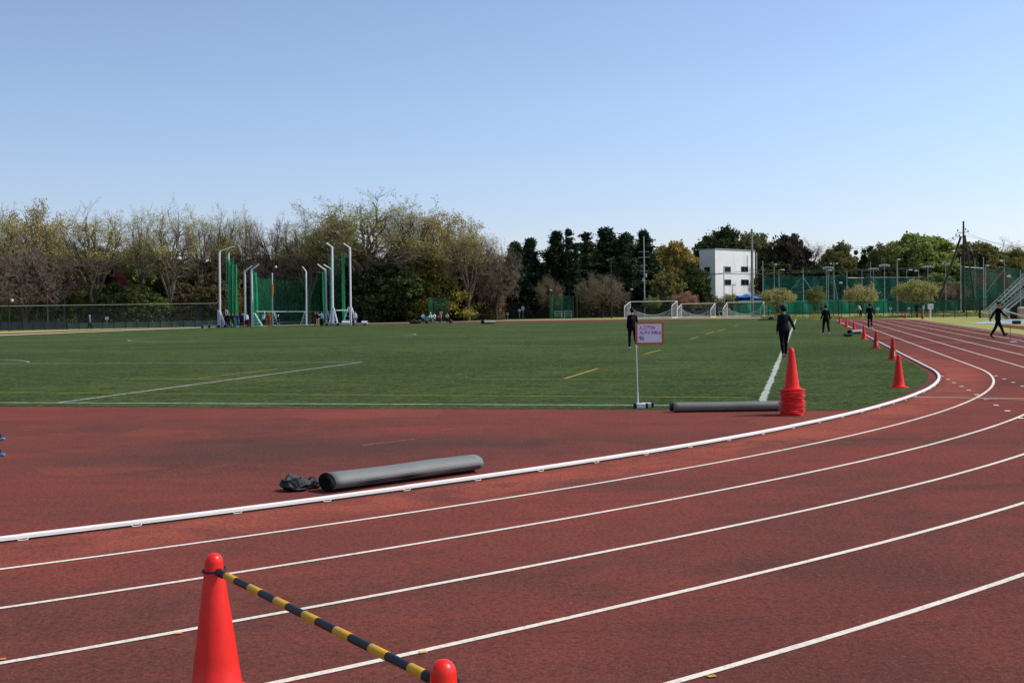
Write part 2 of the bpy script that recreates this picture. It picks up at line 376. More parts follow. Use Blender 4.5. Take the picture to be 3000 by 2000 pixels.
# kerb: aluminium rail on small feet
kp = curve_pts(-.03, 0)
def rail_section(pts, a, b, name):
    mb = MB(); P = pts[a:b+1]; rows = []
    for i, p in enumerate(P):
        q0 = P[max(i-1, 0)]; q1 = P[min(i+1, len(P)-1)]; t = (q1-q0).normalized(); nn = Vector((t.y, -t.x, 0))
        sec = [(-.03, .022), (-.03, .048), (-.022, .055), (.022, .055), (.03, .048), (.03, .022)]
        rows.append([Vector((p.x, p.y, 0))+nn*x+Vector((0, 0, z)) for x, z in sec])
    mb.rings(rows)
    return mb
ker = empty('track_kerb', tuple(kp[130]), 0, 'low white metal kerb rail round the inside of the running track', 'kerb')
km = ker.location.copy()
def shift(mb, off): mb.v = [(v[0]-off.x, v[1]-off.y, v[2]-off.z) for v in mb.v]; return mb
seg = 8; npts = len(kp); mbr = MB()
rr = random.Random(5)
for a in range(0, npts-1, seg):
    b = min(a+seg, npts-1); m1 = rail_section(kp, a, b, 'rail'); t = (kp[b]-kp[a]).normalized()*.006
    dz = rr.uniform(-.003, .003); jx = Vector((t.y, -t.x, 0))*rr.uniform(-.6, .6)
    mbr.add([(v[0]+jx.x, v[1]+jx.y, v[2]+dz) for v in m1.v], m1.f)
shift(mbr, km).build('rail', M['kerb'], ker)
mbb = MB(); rws = []
for i, p in enumerate(kp):
    t = (kp[min(i+1, npts-1)]-kp[max(i-1, 0)]).normalized(); nn = Vector((t.y, -t.x, 0)); rws.append([Vector((p.x, p.y, 0))+nn*x+Vector((0, 0, z)) for x, z in ((-.024, .003), (-.024, .0215), (.026, .0215), (.026, .003))])
shift(mbb.rings(rws), km).build('gap_shadow_strip', M['black'], ker)  # black strip filling the gap under the rail, standing in for its shadow
mbf = MB(); acc = 0
for i in range(1, npts):
    d = (kp[i]-kp[i-1]).length; acc += d
    if acc > .62 and i < 262+60:
        acc = 0; t = (kp[i]-kp[i-1]).normalized(); nn = Vector((t.y, -t.x, 0)); c = kp[i]
        a = math.atan2(t.y, t.x)
        for s in (1,):
            q = c+nn*.04*s
            mbf.tube([q-t*.045+Vector((0, 0, .026)), q-t*.035+nn*.012+Vector((0, 0, .012)), q+t*.035+nn*.012+Vector((0, 0, .012)), q+t*.045+Vector((0, 0, .026))], .0035, 5)
        mbf.box(c+Vector((0, 0, .011)), (.05, .04, .022), a)
shift(mbf, km).build('foot_clip', M['kerb'], ker)

strip('inside_line', [uv(SL*(1-i/40), -TR-.12) for i in range(41)], .14, .0095, M['wline'], .004, 80)
# pitch markings (measured on the photograph, laid on the turf)
def lseg(a, b, n=40): return [a+(b-a)*i/n for i in range(n+1)]
TZ = .012
gu = (to_uv(gp(0, 1179.6))[0]+to_uv(gp(1200, 1186))[0])/2
tv = to_uv(gp(2235, 1172))[1]; tv2 = to_uv(gp(2328, 946))[1]
strip('goal_line', lseg(uv(gu, -34), uv(gu, tv), 600), .10, TZ, M['gline'], .018, 3)
strip('touch_line', lseg(uv(gu, tv), uv(UF-1, tv2), 700), .13, TZ, M['gline'], .028, 4)
A = gp(178, 1179.6); B = gp(1064, 1061); Cc = gp(84, 1062)
strip('penalty_box_line', lseg(uv(gu+.05, to_uv(A)[1]), uv(to_uv(B)[0], to_uv(A)[1]*.5+to_uv(B)[1]*.5), 300), .10, TZ, M['gline'], .018, 5)
strip('penalty_box_line', lseg(uv(to_uv(B)[0], to_uv(B)[1]), uv(to_uv(B)[0], to_uv(B)[1]-31), 300), .09, TZ, M['gline'], .016, 6)
pk = to_uv(Cc); bc = (pk[0]-5.5, pk[1]-7.3)
strip('penalty_arc_line', [uv(bc[0]+9.15*math.sin(a), bc[1]+9.15*math.cos(a)) for a in np.linspace(math.asin(5.5/9.15), math.pi-math.asin(5.5/9.15), 60)], .10, TZ, M['gline'], .015, 7)
l0, l1 = gp(399, 994), gp(1216, 981); cc = (l0+l1)/2
rad_c = (l1-l0).length/2
strip('centre_circle_line', [cc+Vector((rad_c*math.cos(a), rad_c*math.sin(a), 0)) for a in np.linspace(0, 2*math.pi, 120)], .10, TZ, M['gline'], .012, 8)
cu = to_uv(cc)[0]
strip('halfway_line', lseg(uv(cu, -33), uv(cu, tv), 300), .07, TZ+.001, M['gline'], .02, 9)
def yl(a, b, wd=.08, seed=1, nm='practice_line'): strip(nm, lseg(gp(*a), gp(*b), 150), wd, TZ+.002, M['yline'], .015, seed)
yl((-40, 1150.5), (2190, 1166), .07, 11); yl((325, 1110), (828, 1112.5), .07, 12); yl((580, 1109), (812, 1082), .08, 13); yl((1380, 1112), (1945, 1113.5), .07, 14)
for i, (a, b) in enumerate([((1655, 1110), (1752, 1080)), ((1888, 1038), (1935, 1026)), ((2022, 994), (2046, 987)), ((2068, 979), (2092, 972)), ((2104, 969), (2124, 964)), ((2150, 956), (2166, 952))]): yl(a, b, .10, 20+i)
yl((60, 1028), (420, 1030), .06, 31); yl((300, 982), (420, 979), .08, 32)
for i, (a, b) in enumerate([((1900, 1060), (2120, 1062)), ((1250, 1012), (1700, 1014)), ((1500, 985), (1900, 986)), ((1960, 976), (2240, 977)), ((2370, 976), (2460, 977))]):
    strip('faint_line', lseg(gp(*a), gp(*b), 60), .05, TZ+.001, M['gline'], .02, 50+i)
# lane marks
def mark(px, py, nm='lane_mark', mat='wline', ln=.24, wd=.055, ang=0):
    p = gp(px, py); t = Vector((math.cos(ang), math.sin(ang), 0))
    strip(nm, [p-t*ln/2, p+t*ln/2], wd, .012, M[mat])
for i, (x, y) in enumerate([(2747, 1096), (2760, 1103), (2777, 1112), (2795, 1122), (2817, 1133), (2838, 1144), (2861, 1157), (2889, 1171), (2918, 1188), (2952, 1205), (2990, 1226), (3030, 1250)]): mark(x, y, ln=.075+.001*i, wd=.16, ang=PHI*-1)
for i, (x, y) in enumerate([(2896, 1094), (2918, 1102), (2942, 1111), (2968, 1121), (2995, 1132), (3024, 1143)]): mark(x, y, ln=.075, wd=.18, ang=-PHI)
strip('relay_line', lseg(gp(2668, 1164), gp(3150, 1171), 60), .05, .0125, M['wline'], .004, 71)
strip('relay_line_green', lseg(gp(2880, 1170.5), gp(3150, 1175), 60), .12, .0122, M['grnline'], .02, 72)
for x, y in ((4, 1935), (522, 1859), (1240, 1915), (2085, 1985)): mark(x, y, 'lane_mark', 'ymark', .045, .03, .4)
for (x0, y0), (x1, y1), w_ in (((1063, 1305), (1125, 1297), .05), ((1120, 1299), (1215, 1286), .035), ((1290, 1260), (1330, 1257), .04), ((70, 1262), (95, 1260), .03)):
    strip('scuff_mark', lseg(gp(x0, y0), gp(x1, y1), 24), w_, .0075, mat_line('scuffed_rubber', '#8f6a5e', .75), .015, int(x0))
#REST#
sc.cycles.transparent_max_bounces = 32
# ------------------------------------------------------------------ traffic cones
M['cone'] = paint('red_cone_plastic', '#f0281b', .5, 0, .11, 16, .3); M['conen'] = paint('glossy_cone_plastic', '#f4261a', .34, 0, .07, 14, .45); M['coned'] = paint('faded_cone_plastic', '#c42a1e', .6, 0, .16, 14, .3)
def cone_mesh(near=False):
    n = 40 if near else 24; mb = MB(); hw = .185
    sq = []
    for zz, k in ((0, 1), (.008, 1.0), (.016, .985)):
        ring = []
        for j in range(n):
            a = 2*math.pi*(j+.5)/n; c, s = math.cos(a), math.sin(a)
            p = 4.5; r = hw*k/((abs(c)**p+abs(s)**p)**(1/p)); ring.append(Vector((r*c, r*s, zz+.004*math.sin(3*a))))
        sq.append(ring)
    mb.rings(sq)
    prof = [(.150, .012), (.150, .030), (.143, .036), (.126, .038), (.122, .044)]
    prof += [(.122+(.047-.122)*t, .044+(.61-.044)*t) for t in (.25, .5, .75, 1)]
    prof += [(.0445, .63), (.043, .645)]+[(.043*math.cos(a), .657+.043*math.sin(a)) for a in np.linspace(0, 1.5, 8)]
    mb.lathe(prof, n)
    return mb.mesh('traffic_cone', True)
cm_far = cone_mesh(); cm_near = cone_mesh(True)
def cone(loc, rz, label, me=cm_far, mat='cone', group=None, tilt=0, name='traffic_cone'):
    o = bpy.data.objects.new(name, me); 
    if not me.materials: me.materials.append(M[mat])
    col.objects.link(o); o.location = loc; o.rotation_euler = (tilt, 0, rz)
    if mat not in ('cone',): o.material_slots[0].link = 'OBJECT'; o.material_slots[0].material = M[mat]
    tag(o, label, 'traffic cone', group); return o
G = 'red traffic cones along the inside kerb of the track'
cd = [(2633, 1137, 'nearest red cone on the turf beside the bend of the white kerb', 'cone'),
      (2616, 1056, 'second nearest kerb cone, half behind the nearest one, with a white strip', 'coned'),
      (2567, 1022, 'darker red kerb cone with a white strip, third from the camera', 'coned'),
      (2531, 996, 'small red kerb cone just right of the dark bag on the turf', 'cone'),
      (2502, 975, 'red kerb cone standing directly behind the dark bag on the turf', 'cone'),
      (2480, 961, 'far red kerb cone, sixth from the camera along the white kerb', 'cone'),
      (2460, 951, 'farthest red cone in the row along the white kerb', 'cone')]
for i, (x, y, l, mt) in enumerate(cd):
    p = gp(x, y-1); c = cone((p.x, p.y, .008), .3*i, l, mat=mt, group=G)
    if i in (1, 2):
        mb = MB(); a0 = -1.45+(.1 if i == 1 else 0)-.3*i
        pts = [[Vector(((.122-.075*((z-.044)/.566)+.003)*math.cos(a0+da), (.122-.075*((z-.044)/.566)+.003)*math.sin(a0+da), z)) for da in (-.16, 0, .16)] for z in (.12, .2, .28)]
        mb.grid(pts).build('label_strip', M['white'], c)
for x, D, l in ((2273, 158, 'red cone by the green mesh fence, under the first small cherry tree'), (2385, 152, 'red cone by the green mesh fence, behind the walker in the middle of the turf'),
                (2652, 128, 'dull red cone alone on the dry grass before the fence box'), (2703, 121, 'dark red cone standing against the mesh fence beside the white box')):
    p = foot(x, D); cone((p.x, p.y, 0), D*.1, l, mat='coned')
p0 = gp(2320, 1216); rnd = random.Random(3)
for k in range(14):
    l = ('topmost cone of the tall red stack at the end of the long grey roll' if k == 13 else
         'bottom cone of the red stack by the kerb' if k == 0 else None)
    ordn = ['', 'second', 'third', 'fourth', 'fifth', 'sixth', 'seventh', 'eighth', 'ninth', 'tenth', 'eleventh', 'twelfth', 'thirteenth'][k] if k < 13 else ''
    cone((p0.x+rnd.uniform(-.012, .012), p0.y+rnd.uniform(-.012, .012), .008+k*.0315), rnd.uniform(-.5, .5), l or f'{ordn} cone from the bottom of the red stack by the kerb', group='stacked red traffic cones', tilt=rnd.uniform(-.02, .02))
# the two near cones and the bar between them
def near_cone(px, topy, lab):
    D = F*(CH-.70)/(topy-hor(px)); p = at(px, topy, D)
    return cone((p.x, p.y, .004), .6, lab, cm_near, 'conen')
c1 = near_cone(626, 1624, 'tall red foreground cone holding the left end of the striped bar')
c2 = near_cone(1298, 1941, 'red foreground cone top at the bottom edge of the photo, right end of the bar')
a = Vector((c1.location.x, c1.location.y, .622)); b = Vector((c2.location.x, c2.location.y, .622)); d = (b-a).normalized()
M['ybar'] = paint('yellow_bar_plastic', '#e0a81c', .45, 0, .08, 8); M['bbar'] = paint('black_bar_plastic', '#1a1e28', .5, 0, .1, 8)
bar = empty('cone_bar', tuple(a), 0, 'black and yellow striped bar hung between the two foreground cones', 'barrier bar')
s0 = a+d*.062; e0 = b-d*.062; Ltot = (e0-s0).length
pos = 0; cyc = []; L1, L2 = .128, .162; first = True
t = .10; segs = [(0, t, 1)]
while t < Ltot-.06:
    n1 = min(t+L1, Ltot); segs.append((t, n1, 0)); n2 = min(n1+L2, Ltot)
    if n2 > n1: segs.append((n1, n2, 1))
    t = n2
mb = MB()
mb.tube([s0, e0], .0165, 16, mi=1)
for t0, t1, mi in segs:
    if mi == 0: mb.tube([s0+d*t0, s0+d*(t0+.002), s0+d*(t1-.002), s0+d*t1], [.0163, .0175, .0175, .0163], 16, caps=False, mi=0)
o = shift(mb, a).build('tube', [M['ybar'], M['bbar']], bar, True)
for q, sgn in ((a, 1), (b, -1)):
    mb = MB(); n = 28; rr_ = []
    for j in range(n):
        an = 2*math.pi*j/n; cen = q+Vector((math.cos(an)*.054, math.sin(an)*.054, math.sin(an+1)*.004)); rd = Vector((math.cos(an), math.sin(an), 0))
        rr_.append([cen+rd*(.0055*math.cos(k*math.pi/3))+Vector((0, 0, .0055*math.sin(k*math.pi/3))) for k in range(6)])
    rr_.append(rr_[0]); mb.rings(rr_, caps=False)
    dd = d*sgn; mb.tube([q+dd*.052, q+dd*.07, q+dd*.115, q+dd*.118], [.013, .0205, .0205, .016], 14)
    # the loose tongue of the hook
    mb.tube([q+dd*.05+Vector((0, .02, .004)), q+dd*.062+Vector((0, .034, .008)), q+dd*.085+Vector((0, .03, .004))], .006, 6)
    shift(mb, a).build('hook_ring', M['bbar'], bar, True)

# ------------------------------------------------------------------ rolled mats
def mat_roll():
    n = NT('ribbed_mat_backing'); tc = n.n('TexCoord'); sp_ = n.n('SeparateXYZ'); n.l(tc.outputs['UV'], sp_.inputs[0])
    v = n.coord((1, 1, 1)); ns = n.noise(v, 3, 4)
    def wav(sock, freq):
        a_ = n.n('Math', operation='MULTIPLY'); n.l(sock, a_.inputs[0]); a_.inputs[1].default_value = freq
        b_ = n.n('Math', operation='SINE'); n.l(a_.outputs[0], b_.inputs[0]); return b_.outputs[0]
    w1 = wav(sp_.outputs['X'], 2*math.pi/.026); w2 = wav(sp_.outputs['Y'], 2*math.pi/.018)
    mx = n.n('Math', operation='MAXIMUM'); n.l(w1, mx.inputs[0]); n.l(w2, mx.inputs[1])
    c = n.ramp(mx.outputs[0], [(.10, rgb('#6a6b67')), (.98, rgb('#8c8d88'))]); c = n.mix(n.ramp(ns, [(.35, (0, 0, 0)), (.7, (.6, .6, .6))]), c, rgb('#6a6b66'))
    n.base(c, .55, 0, .35); n.bump(mx.outputs[0], .3, .004); return n.m
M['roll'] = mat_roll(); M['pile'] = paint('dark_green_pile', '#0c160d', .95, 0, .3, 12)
def roll(name, A, B, w_, h_, label, turns=3.0, stag=.0):
    A, B = Vector(A), Vector(B); L = (B-A).length; ax = (B-A).normalized(); side = ax.cross(Vector((0, 0, 1)))
    t = empty(name, tuple(A), 0, label, 'rolled mat')
    # the sheet is a spiral; the outer face is the ribbed backing
    n = 90; NL = 24; P = []; UV = []
    th = .012
    for j in range(n+1):
        f = j/n; an = 2*math.pi*turns*f; k = 1-.62*(1-f)
        x = w_/2*k*math.cos(an-math.pi*.5); z = h_/2+h_/2*k*math.sin(an-math.pi*.5)
        if z < .004: z = .004
        P.append((x, z))
    s = [0]
    for p, q in zip(P, P[1:]): s.append(s[-1]+math.hypot(q[0]-p[0], q[1]-p[1]))
    me = bpy.data.meshes.new(name); vs = []; fs = []
    rnd = random.Random(len(name))
    for j in range(n+1):
        off = stag*(1-j/n)
        for i in range(NL+1):
            u = -off+(L+off)*i/NL; wob = .006*math.sin(u*5+1)+.004*math.sin(u*11)
            v = A+ax*u+side*(P[j][0]*(1+wob))+Vector((0, 0, P[j][1]*(1+wob*.7)-(.02*h_*math.sin(u*2.2)**2 if P[j][1] > h_*.5 else 0)))-A
            vs.append(tuple(v))
    for j in range(n):
        for i in range(NL): fs.append((j*(NL+1)+i, j*(NL+1)+i+1, (j+1)*(NL+1)+i+1, (j+1)*(NL+1)+i))
    me.from_pydata(vs, [], fs); uvl = me.uv_layers.new(name='UVMap')
    for poly in me.polygons:
        for li in poly.loop_indices:
            vi = me.loops[li].vertex_index; uvl.data[li].uv = ((vi % (NL+1))/NL*L, s[vi//(NL+1)])
    me.polygons.foreach_set('use_smooth', [True]*len(me.polygons))
    o = link_mesh('backing', me, M['roll'], t)
    md = o.modifiers.new('thick', 'SOLIDIFY'); md.thickness = th; md.offset = -1; md.material_offset = 1; me.materials.append(M['pile']); md.material_offset_rim = 1
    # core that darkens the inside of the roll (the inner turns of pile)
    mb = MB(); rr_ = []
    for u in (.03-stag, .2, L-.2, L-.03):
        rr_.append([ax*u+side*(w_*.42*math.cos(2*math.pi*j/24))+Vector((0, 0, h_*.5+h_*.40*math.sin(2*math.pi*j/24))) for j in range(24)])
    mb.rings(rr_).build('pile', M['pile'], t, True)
    return t
A = gp(960, 1442); B = gp(1392, 1381); roll('rolled_mat', (A.x, A.y, .004), (B.x, B.y, .004), .35, .205, 'short grey ribbed roll of turf lying just inside the kerb')
A = gp(1975, 1208); B = gp(2330, 1203); roll('rolled_mat', (A.x, A.y, .006), (B.x, B.y, .006), .20, .175, 'long grey ribbed roll of turf beside the cone stack', 4.0, .10)
A = gp(1432, 948.5); B = gp(1449, 948); roll('rolled_mat', (A.x, A.y, .004), (B.x, B.y, .004), .5, .4, 'small far roll of turf on the red strip beyond the pitch')
A = gp(1422, 949); roll('rolled_mat', (A.x-.3, A.y, .004), (A.x+.5, A.y+.8, .004), .7, .45, 'dark rolled end lying left of the small far roll')
A = gp(2490, 979); B = gp(2512, 977); roll('rolled_mat', (A.x, A.y, .006), (B.x+.25, B.y, .006), .36, .26, 'pale grey roll lying against the kerb behind the dark bag')

def lump(name, loc, size, seed, mat, label, cat, rz=0, sub=0):
    """soft sagging bag: a deformed dome with creases"""
    from mathutils import noise as mn
    n, mm = 64, 30; rr_ = []; sd = Vector((seed*3.1, seed*1.7, 0))
    for i in range(mm+1):
        t = i/mm; el = t*math.pi; zz = (1-math.cos(el))/2; ring = []
        for j in range(n):
            a = 2*math.pi*j/n; q = Vector((math.cos(a)*math.sin(el), math.sin(a)*math.sin(el), math.cos(el)))
            big = mn.noise(q*1.3+sd); cr = abs(mn.noise(q*3.2+sd*2)); cr2 = abs(mn.noise(q*7+sd))
            r = math.sin(el)**.55*(1+.30*big-.16*cr-.04*cr2)
            z = max(0, zz*(1+.75*mn.noise(Vector((q.x*1.6, q.y*1.6, 0))+sd)-.25*cr-.05*cr2))
            ring.append(Vector((size[0]/2*r*math.cos(a), size[1]/2*r*math.sin(a), size[2]*z)))
        rr_.append(ring)
    o = MB().rings(rr_).build(name, mat, None, True); o.location = loc; o.rotation_euler = (0, 0, rz)
    return tag(o, label, cat)
M['bag'] = paint('black_bag_cloth', '#14161c', .6, 0, .25, 14, .5)
p = gp(862, 1440); lump('black_bag', (p.x, p.y+.05, .004), (.31, .25, .13), 4, M['bag'], 'crumpled black bag left of the short grey roll', 'bag')
p = gp(912, 1432); lump('black_bag', (p.x, p.y+.03, .004), (.22, .18, .10), 9, M['bag'], 'small black cloth end tucked between bag and roll', 'bag', 1)
p = gp(2490, 986); lump('dark_bag', (p.x-.1, p.y, .01), (.52, .4, .17), 7, M['bag'], 'dark bag on the turf beside the fifth kerb cone', 'bag')

# ------------------------------------------------------------------ sign
def text_mesh(name, s, size, mat, parent, loc, rot=(R(90), 0, 0), ext=.001, bold=.0):
    cu = bpy.data.curves.new(name, 'FONT'); cu.body = s; cu.size = size; cu.extrude = ext; cu.align_x = 'CENTER'; cu.align_y = 'CENTER'; cu.offset = bold
    o = bpy.data.objects.new(name+'_tmp', cu); col.objects.link(o)
    dg = bpy.context.evaluated_depsgraph_get(); dg.update(); me = bpy.data.meshes.new_from_object(o.evaluated_get(dg)); bpy.data.objects.remove(o)
    t = link_mesh(name, me, mat, parent); t.location = loc; t.rotation_euler = rot; return t
p = gp(1872, 1196); Ds = p.y; kx = Ds/F
sg = empty('notice_sign', (p.x, p.y, .008), 0, 'handwritten notice on an orange-framed board on a white post', 'sign')
def slocal(px, py, dy=0): q = at(px, py, Ds); return Vector((q.x-p.x, dy, q.z-.008))
MB().box((.03, -.05, .045), (.17, .12, .085), 0, bev=.008).box((.14, .06, .045), (.17, .12, .085), 0, bev=.008).build('base_weight', M['white'], sg)
M['cap'] = M['black']
for c_, w_ in (((-.073, -.05, .045), .05), ((.133, -.056, .045), .045), ((.245, .06, .045), .045)): MB().box(c_, (w_, .126, .09), 0, bev=.01).build('end_cap', M['black'], sg)
q0 = slocal(1869, 1186); q1 = slocal(1863, 1008)
MB().tube([(q0.x, 0, .05), (q0.x-.002, 0, .26)], .014, 10).tube([(q0.x-.002, 0, .26), (q1.x, 0, 1.5)], .0085, 8).tube([(q0.x-.002, 0, .25), (q0.x-.002, 0, .275)], .017, 10).build('post', M['white'], sg, True)
tl = slocal(1861, 944); br = slocal(1945, 1009); W_ = br.x-tl.x; H_ = tl.z-br.z; cxs = (tl.x+br.x)/2; czs = (tl.z+br.z)/2
bd = MB(); fw = .035
for cx_, cz_, ww, hh in ((cxs, czs+H_/2-fw*.35, W_, fw*.75), (cxs, czs-H_/2+fw*.6, W_, fw*1.15), (cxs-W_/2+fw*.5, czs+.004, fw, H_-fw*1.95), (cxs+W_/2-fw*.5, czs+.004, fw, H_-fw*1.95)):
    bd.box((cx_, -.018, cz_), (ww, .02, hh))
fr = bd.build('frame', M['wood'], sg)
M['paper'] = paint('lilac_white_paper', '#e3dbef', .7, 0, .03, 3)
bo = MB().box((cxs, -.014, czs+.01), (W_-fw*1.6, .008, H_-fw*1.3)).build('board', M['paper'], sg)
M['pinkink'] = paint('pink_ink', '#c23a6a', .7); M['blueink'] = paint('blue_ink', '#234a9a', .7); M['tealink'] = paint('teal_ink', '#2f7f86', .7)
ts = .072
text_mesh('lettering', '人工芝内', ts, M['pinkink'], sg, (cxs-.048, -.0195, czs+.098), bold=.0016)
text_mesh('lettering', 'スパイク', ts*.93, M['blueink'], sg, (cxs-.050, -.0195, czs+.008), bold=.0022)
text_mesh('lettering', '禁止', ts*.9, M['pinkink'], sg, (cxs+.148, -.0195, czs+.008), bold=.0016)
dr = MB()
def loop2(pts, r=.0035): dr.tube([Vector((cxs-.155+x, -.0195, czs-.085+z)) for x, z in pts], r, 5)
loop2([(-.03, .03), (.0, .034), (.035, .03), (.05, .005), (.045, -.02), (.015, -.03), (-.015, -.022), (-.02, .0), (-.035, .03)], .005)
loop2([(-.012, .012), (.012, .018), (.03, .005), (.022, -.01), (.0, -.012), (-.01, .004)], .005)
loop2([(.045, -.02), (.056, -.036)], .003); loop2([(-.03, .02), (.0, .02)], .005)
dr.build('shoe_drawing', M['tealink'], sg)

# ------------------------------------------------------------------ training hurdle at the left edge
M['blue'] = paint('light_blue_plastic', '#3f8fd0', .4, 0, .06)
f1 = gp(14, 1290.5); f2 = gp(14, 1337)
th = empty('training_hurdle', (f1.x, f1.y, .004), 0, 'blue-footed low hurdle standing at the left edge of the red area', 'hurdle')
mb = MB(); e = Vector((f2.x-f1.x, f2.y-f1.y, 0))
for q in (Vector((0, 0, 0)), e):
    mb = MB(); mb.box(q+Vector((-.28, 0, .022)), (.56, .05, .036), 0, bev=.008); mb.build('foot', M['blue'], th)
    MB().box(q+Vector((-.075, 0, .065)), (.04, .06, .055), 0, bev=.006).build('rubber_block', M['black'], th)
    MB().tube([q+Vector((-.3, 0, .04)), q+Vector((-.3, 0, .55))], .014, 8).build('upright', M['white'], th)
MB().box(e/2+Vector((-.3, 0, .53)), (.02, e.length, .06), math.atan2(e.y, e.x)-math.pi/2, bev=.004).build('crossbar', M['blue'], th)

# ------------------------------------------------------------------ people
def Rx(v, a):   # pitch: positive swings a hanging limb forward (+y)
    c, s = math.cos(a), math.sin(a); return Vector((v.x, v.y*c-v.z*s, v.y*s+v.z*c))
def Ry(v, a): c, s = math.cos(a), math.sin(a); return Vector((v.x*c+v.z*s, v.y, -v.x*s+v.z*c))
def ell_rings(secs):
    """secs: (centre, rx, ry, axis) -> ring list"""
    out = []
    for c, rx, ry, ax in secs:
        z = Vector(ax).normalized(); x = Vector((1, 0, 0)); x = (x-z*x.dot(z)).normalized(); y = z.cross(x)
        out.append([Vector(c)+x*(rx*math.cos(2*math.pi*j/16))+y*(ry*math.sin(2*math.pi*j/16)) for j in range(16)])
    return out
def person(label, loc, yaw, H, P, fit, vox=.014, name='person', group=None):
    k = H/1.70
    t = empty(name, loc, R(yaw), label, 'person', group)
    g = lambda n_, d_=0: P.get(n_, d_)
    lean = -R(g('lean')); hipz = .91
    hip0 = Vector((0, 0, hipz))
    def U(v): return hip0+Rx(Vector(v)-hip0, lean)      # torso points lean forward
    J = {}
    for s, n_ in ((-1, 'l'), (1, 'r')):
        h = Vector((.09*s, 0, hipz)); a = R(g(n_+'h')); kb = R(g(n_+'k')); sp_ = R(g(n_+'s', 3))*s
        kn = h+Ry(Rx(Vector((0, 0, -.43)), a), -sp_); an = kn+Ry(Rx(Vector((0, 0, -.42)), a-kb), -sp_*.3)
        fa = R(g(n_+'f', 0)); tv = Rx(Vector((0, .17, -.035)), a-kb*.6-R(g('flat', 1))*0+fa) if abs(a-kb) > .35 else Rx(Vector((0, .17, -.035)), fa)
        J[n_+'hip'], J[n_+'kn'], J[n_+'an'], J[n_+'toe'] = h, kn, an, an+Vector((0, 0, -.03))+tv
        sh = Vector((.142*s, 0, 1.38)); aa = R(g(n_+'a')); ao = R(g(n_+'o', 8))*s; eb = R(g(n_+'e', 12))
        up_ = Ry(Rx(Vector((0, 0, -.28)), aa), -ao); fo = Ry(Rx(Vector((0, 0, -.25)), aa+eb), -ao*.9); ha = Ry(Rx(Vector((0, 0, -.09)), aa+eb+.15), -ao*.8)
        J[n_+'sh'] = U(sh); J[n_+'el'] = J[n_+'sh']+up_; J[n_+'wr'] = J[n_+'el']+fo; J[n_+'ha'] = J[n_+'wr']+ha
    ny, nl = R(g('look')), -R(g('nod'))
    nk = U((0, .0, 1.44)); hd = U((0, .015, 1.595)); 
    low = min(min(J['lan'].z, J['ltoe'].z), min(J['ran'].z, J['rtoe'].z))-.075
    if g('sit'): low = min(low, hipz-.13)
    zoff = Vector((0, 0, -low))
    for q in J: J[q] = (J[q]+zoff)*k
    UU = lambda v: (U(v)+zoff)*k
    bw = fit.get('slim', .95)
    nk, hd = (nk+zoff)*k, (hd+zoff)*k
    upv = (hd-nk).normalized()
    wob = random.Random(label)
    def torso(mb, inf, lo=.84, hi=1.46, flare=0):
        S = [(.84, .15, .105), (.93, .168, .118), (1.02, .140, .104), (1.12, .128, .098), (1.25, .145, .108), (1.34, .156, .108), (1.39, .132, .095), (1.43, .10, .075), (1.47, .062, .06)]
        secs = []
        for z, rx, ry in S:
            if z < lo-1e-6 or z > hi+1e-6: continue
            f = inf+(flare*max(0, (1.05-z)/.2))
            secs.append((UU((0, -.005, z)), (rx*bw+f)*k, (ry+f)*k, UU((0, 0, z+.05))-UU((0, 0, z))))
        mb.rings(ell_rings(secs))
    def limb(mb, pts, rad, inf=0, n=12): mb.tube(pts, [(r+inf)*k for r in rad], n)
    def arm(mb, n_, inf=0, to=1.0):
        sh, el, wr = J[n_+'sh'], J[n_+'el'], J[n_+'wr']
        if to >= 1: limb(mb, [sh+(sh-el)*.08, sh+(el-sh)*.3, el+(sh-el)*.05, el+(wr-el)*.3, wr], [.052, .052, .041, .042, .028], inf)
        else: limb(mb, [sh+(sh-el)*.08, sh+(el-sh)*.3, sh+(el-sh)*.7], [.052, .052, .047], inf)
    def leg(mb, n_, inf=0, cut=1.0):
        h, kn, an = J[n_+'hip'], J[n_+'kn'], J[n_+'an']
        pts = [h+Vector((0, 0, .04)), h+(kn-h)*.35, h+(kn-h)*.75, kn, kn+(an-kn)*.3, kn+(an-kn)*.7, an]; rad = [.088, .084, .063, .054, .056, .043, .037]
        if cut < 1: pts, rad = pts[:4], rad[:4]
        limb(mb, pts, rad, inf)
    body = MB(); torso(body, 0); 
    limb(body, [nk-upv*.03*k, nk+upv*.09*k], [.056, .052])
    for n_ in 'lr':
        arm(body, n_); leg(body, n_)
        wr, ha = J[n_+'wr'], J[n_+'ha']; dv_ = (ha-wr).normalized(); sd = Vector((0, 1, 0)); sd = (sd-dv_*sd.dot(dv_)).normalized()
        nrm = dv_.cross(sd); s = -1 if n_ == 'l' else 1
        if nrm.x*s > 0: nrm = -nrm            # curl direction: towards the body
        limb(body, [wr-dv_*.01*k, wr+dv_*.03*k, ha], [.026, .031, .030]); 
        for fi, (off, ln) in enumerate(((.028, .070), (.010, .080), (-.009, .075), (-.027, .058))):
            b0 = ha+sd*off*k-dv_*.01*k; b1 = b0+dv_*ln*.5*k+nrm*.006*k; b2 = b1+dv_*ln*.42*k+nrm*ln*.35*k
            limb(body, [b0, b1, b2], [.0115, .0105, .0085], 0, 8)
        th0 = wr+dv_*.03*k+sd*.022*k; limb(body, [th0, th0+sd*.028*k+dv_*.025*k, th0+sd*.036*k+dv_*.056*k], [.013, .012, .0095], 0, 8)
        an, toe = J[n_+'an'], J[n_+'toe']; limb(body, [an, an+(toe-an)*.1, toe], [.035, .036, .030])
    # head
    Mz = Matrix.Rotation(ny, 3, 'Z') @ Matrix.Rotation(lean+nl, 3, 'X')
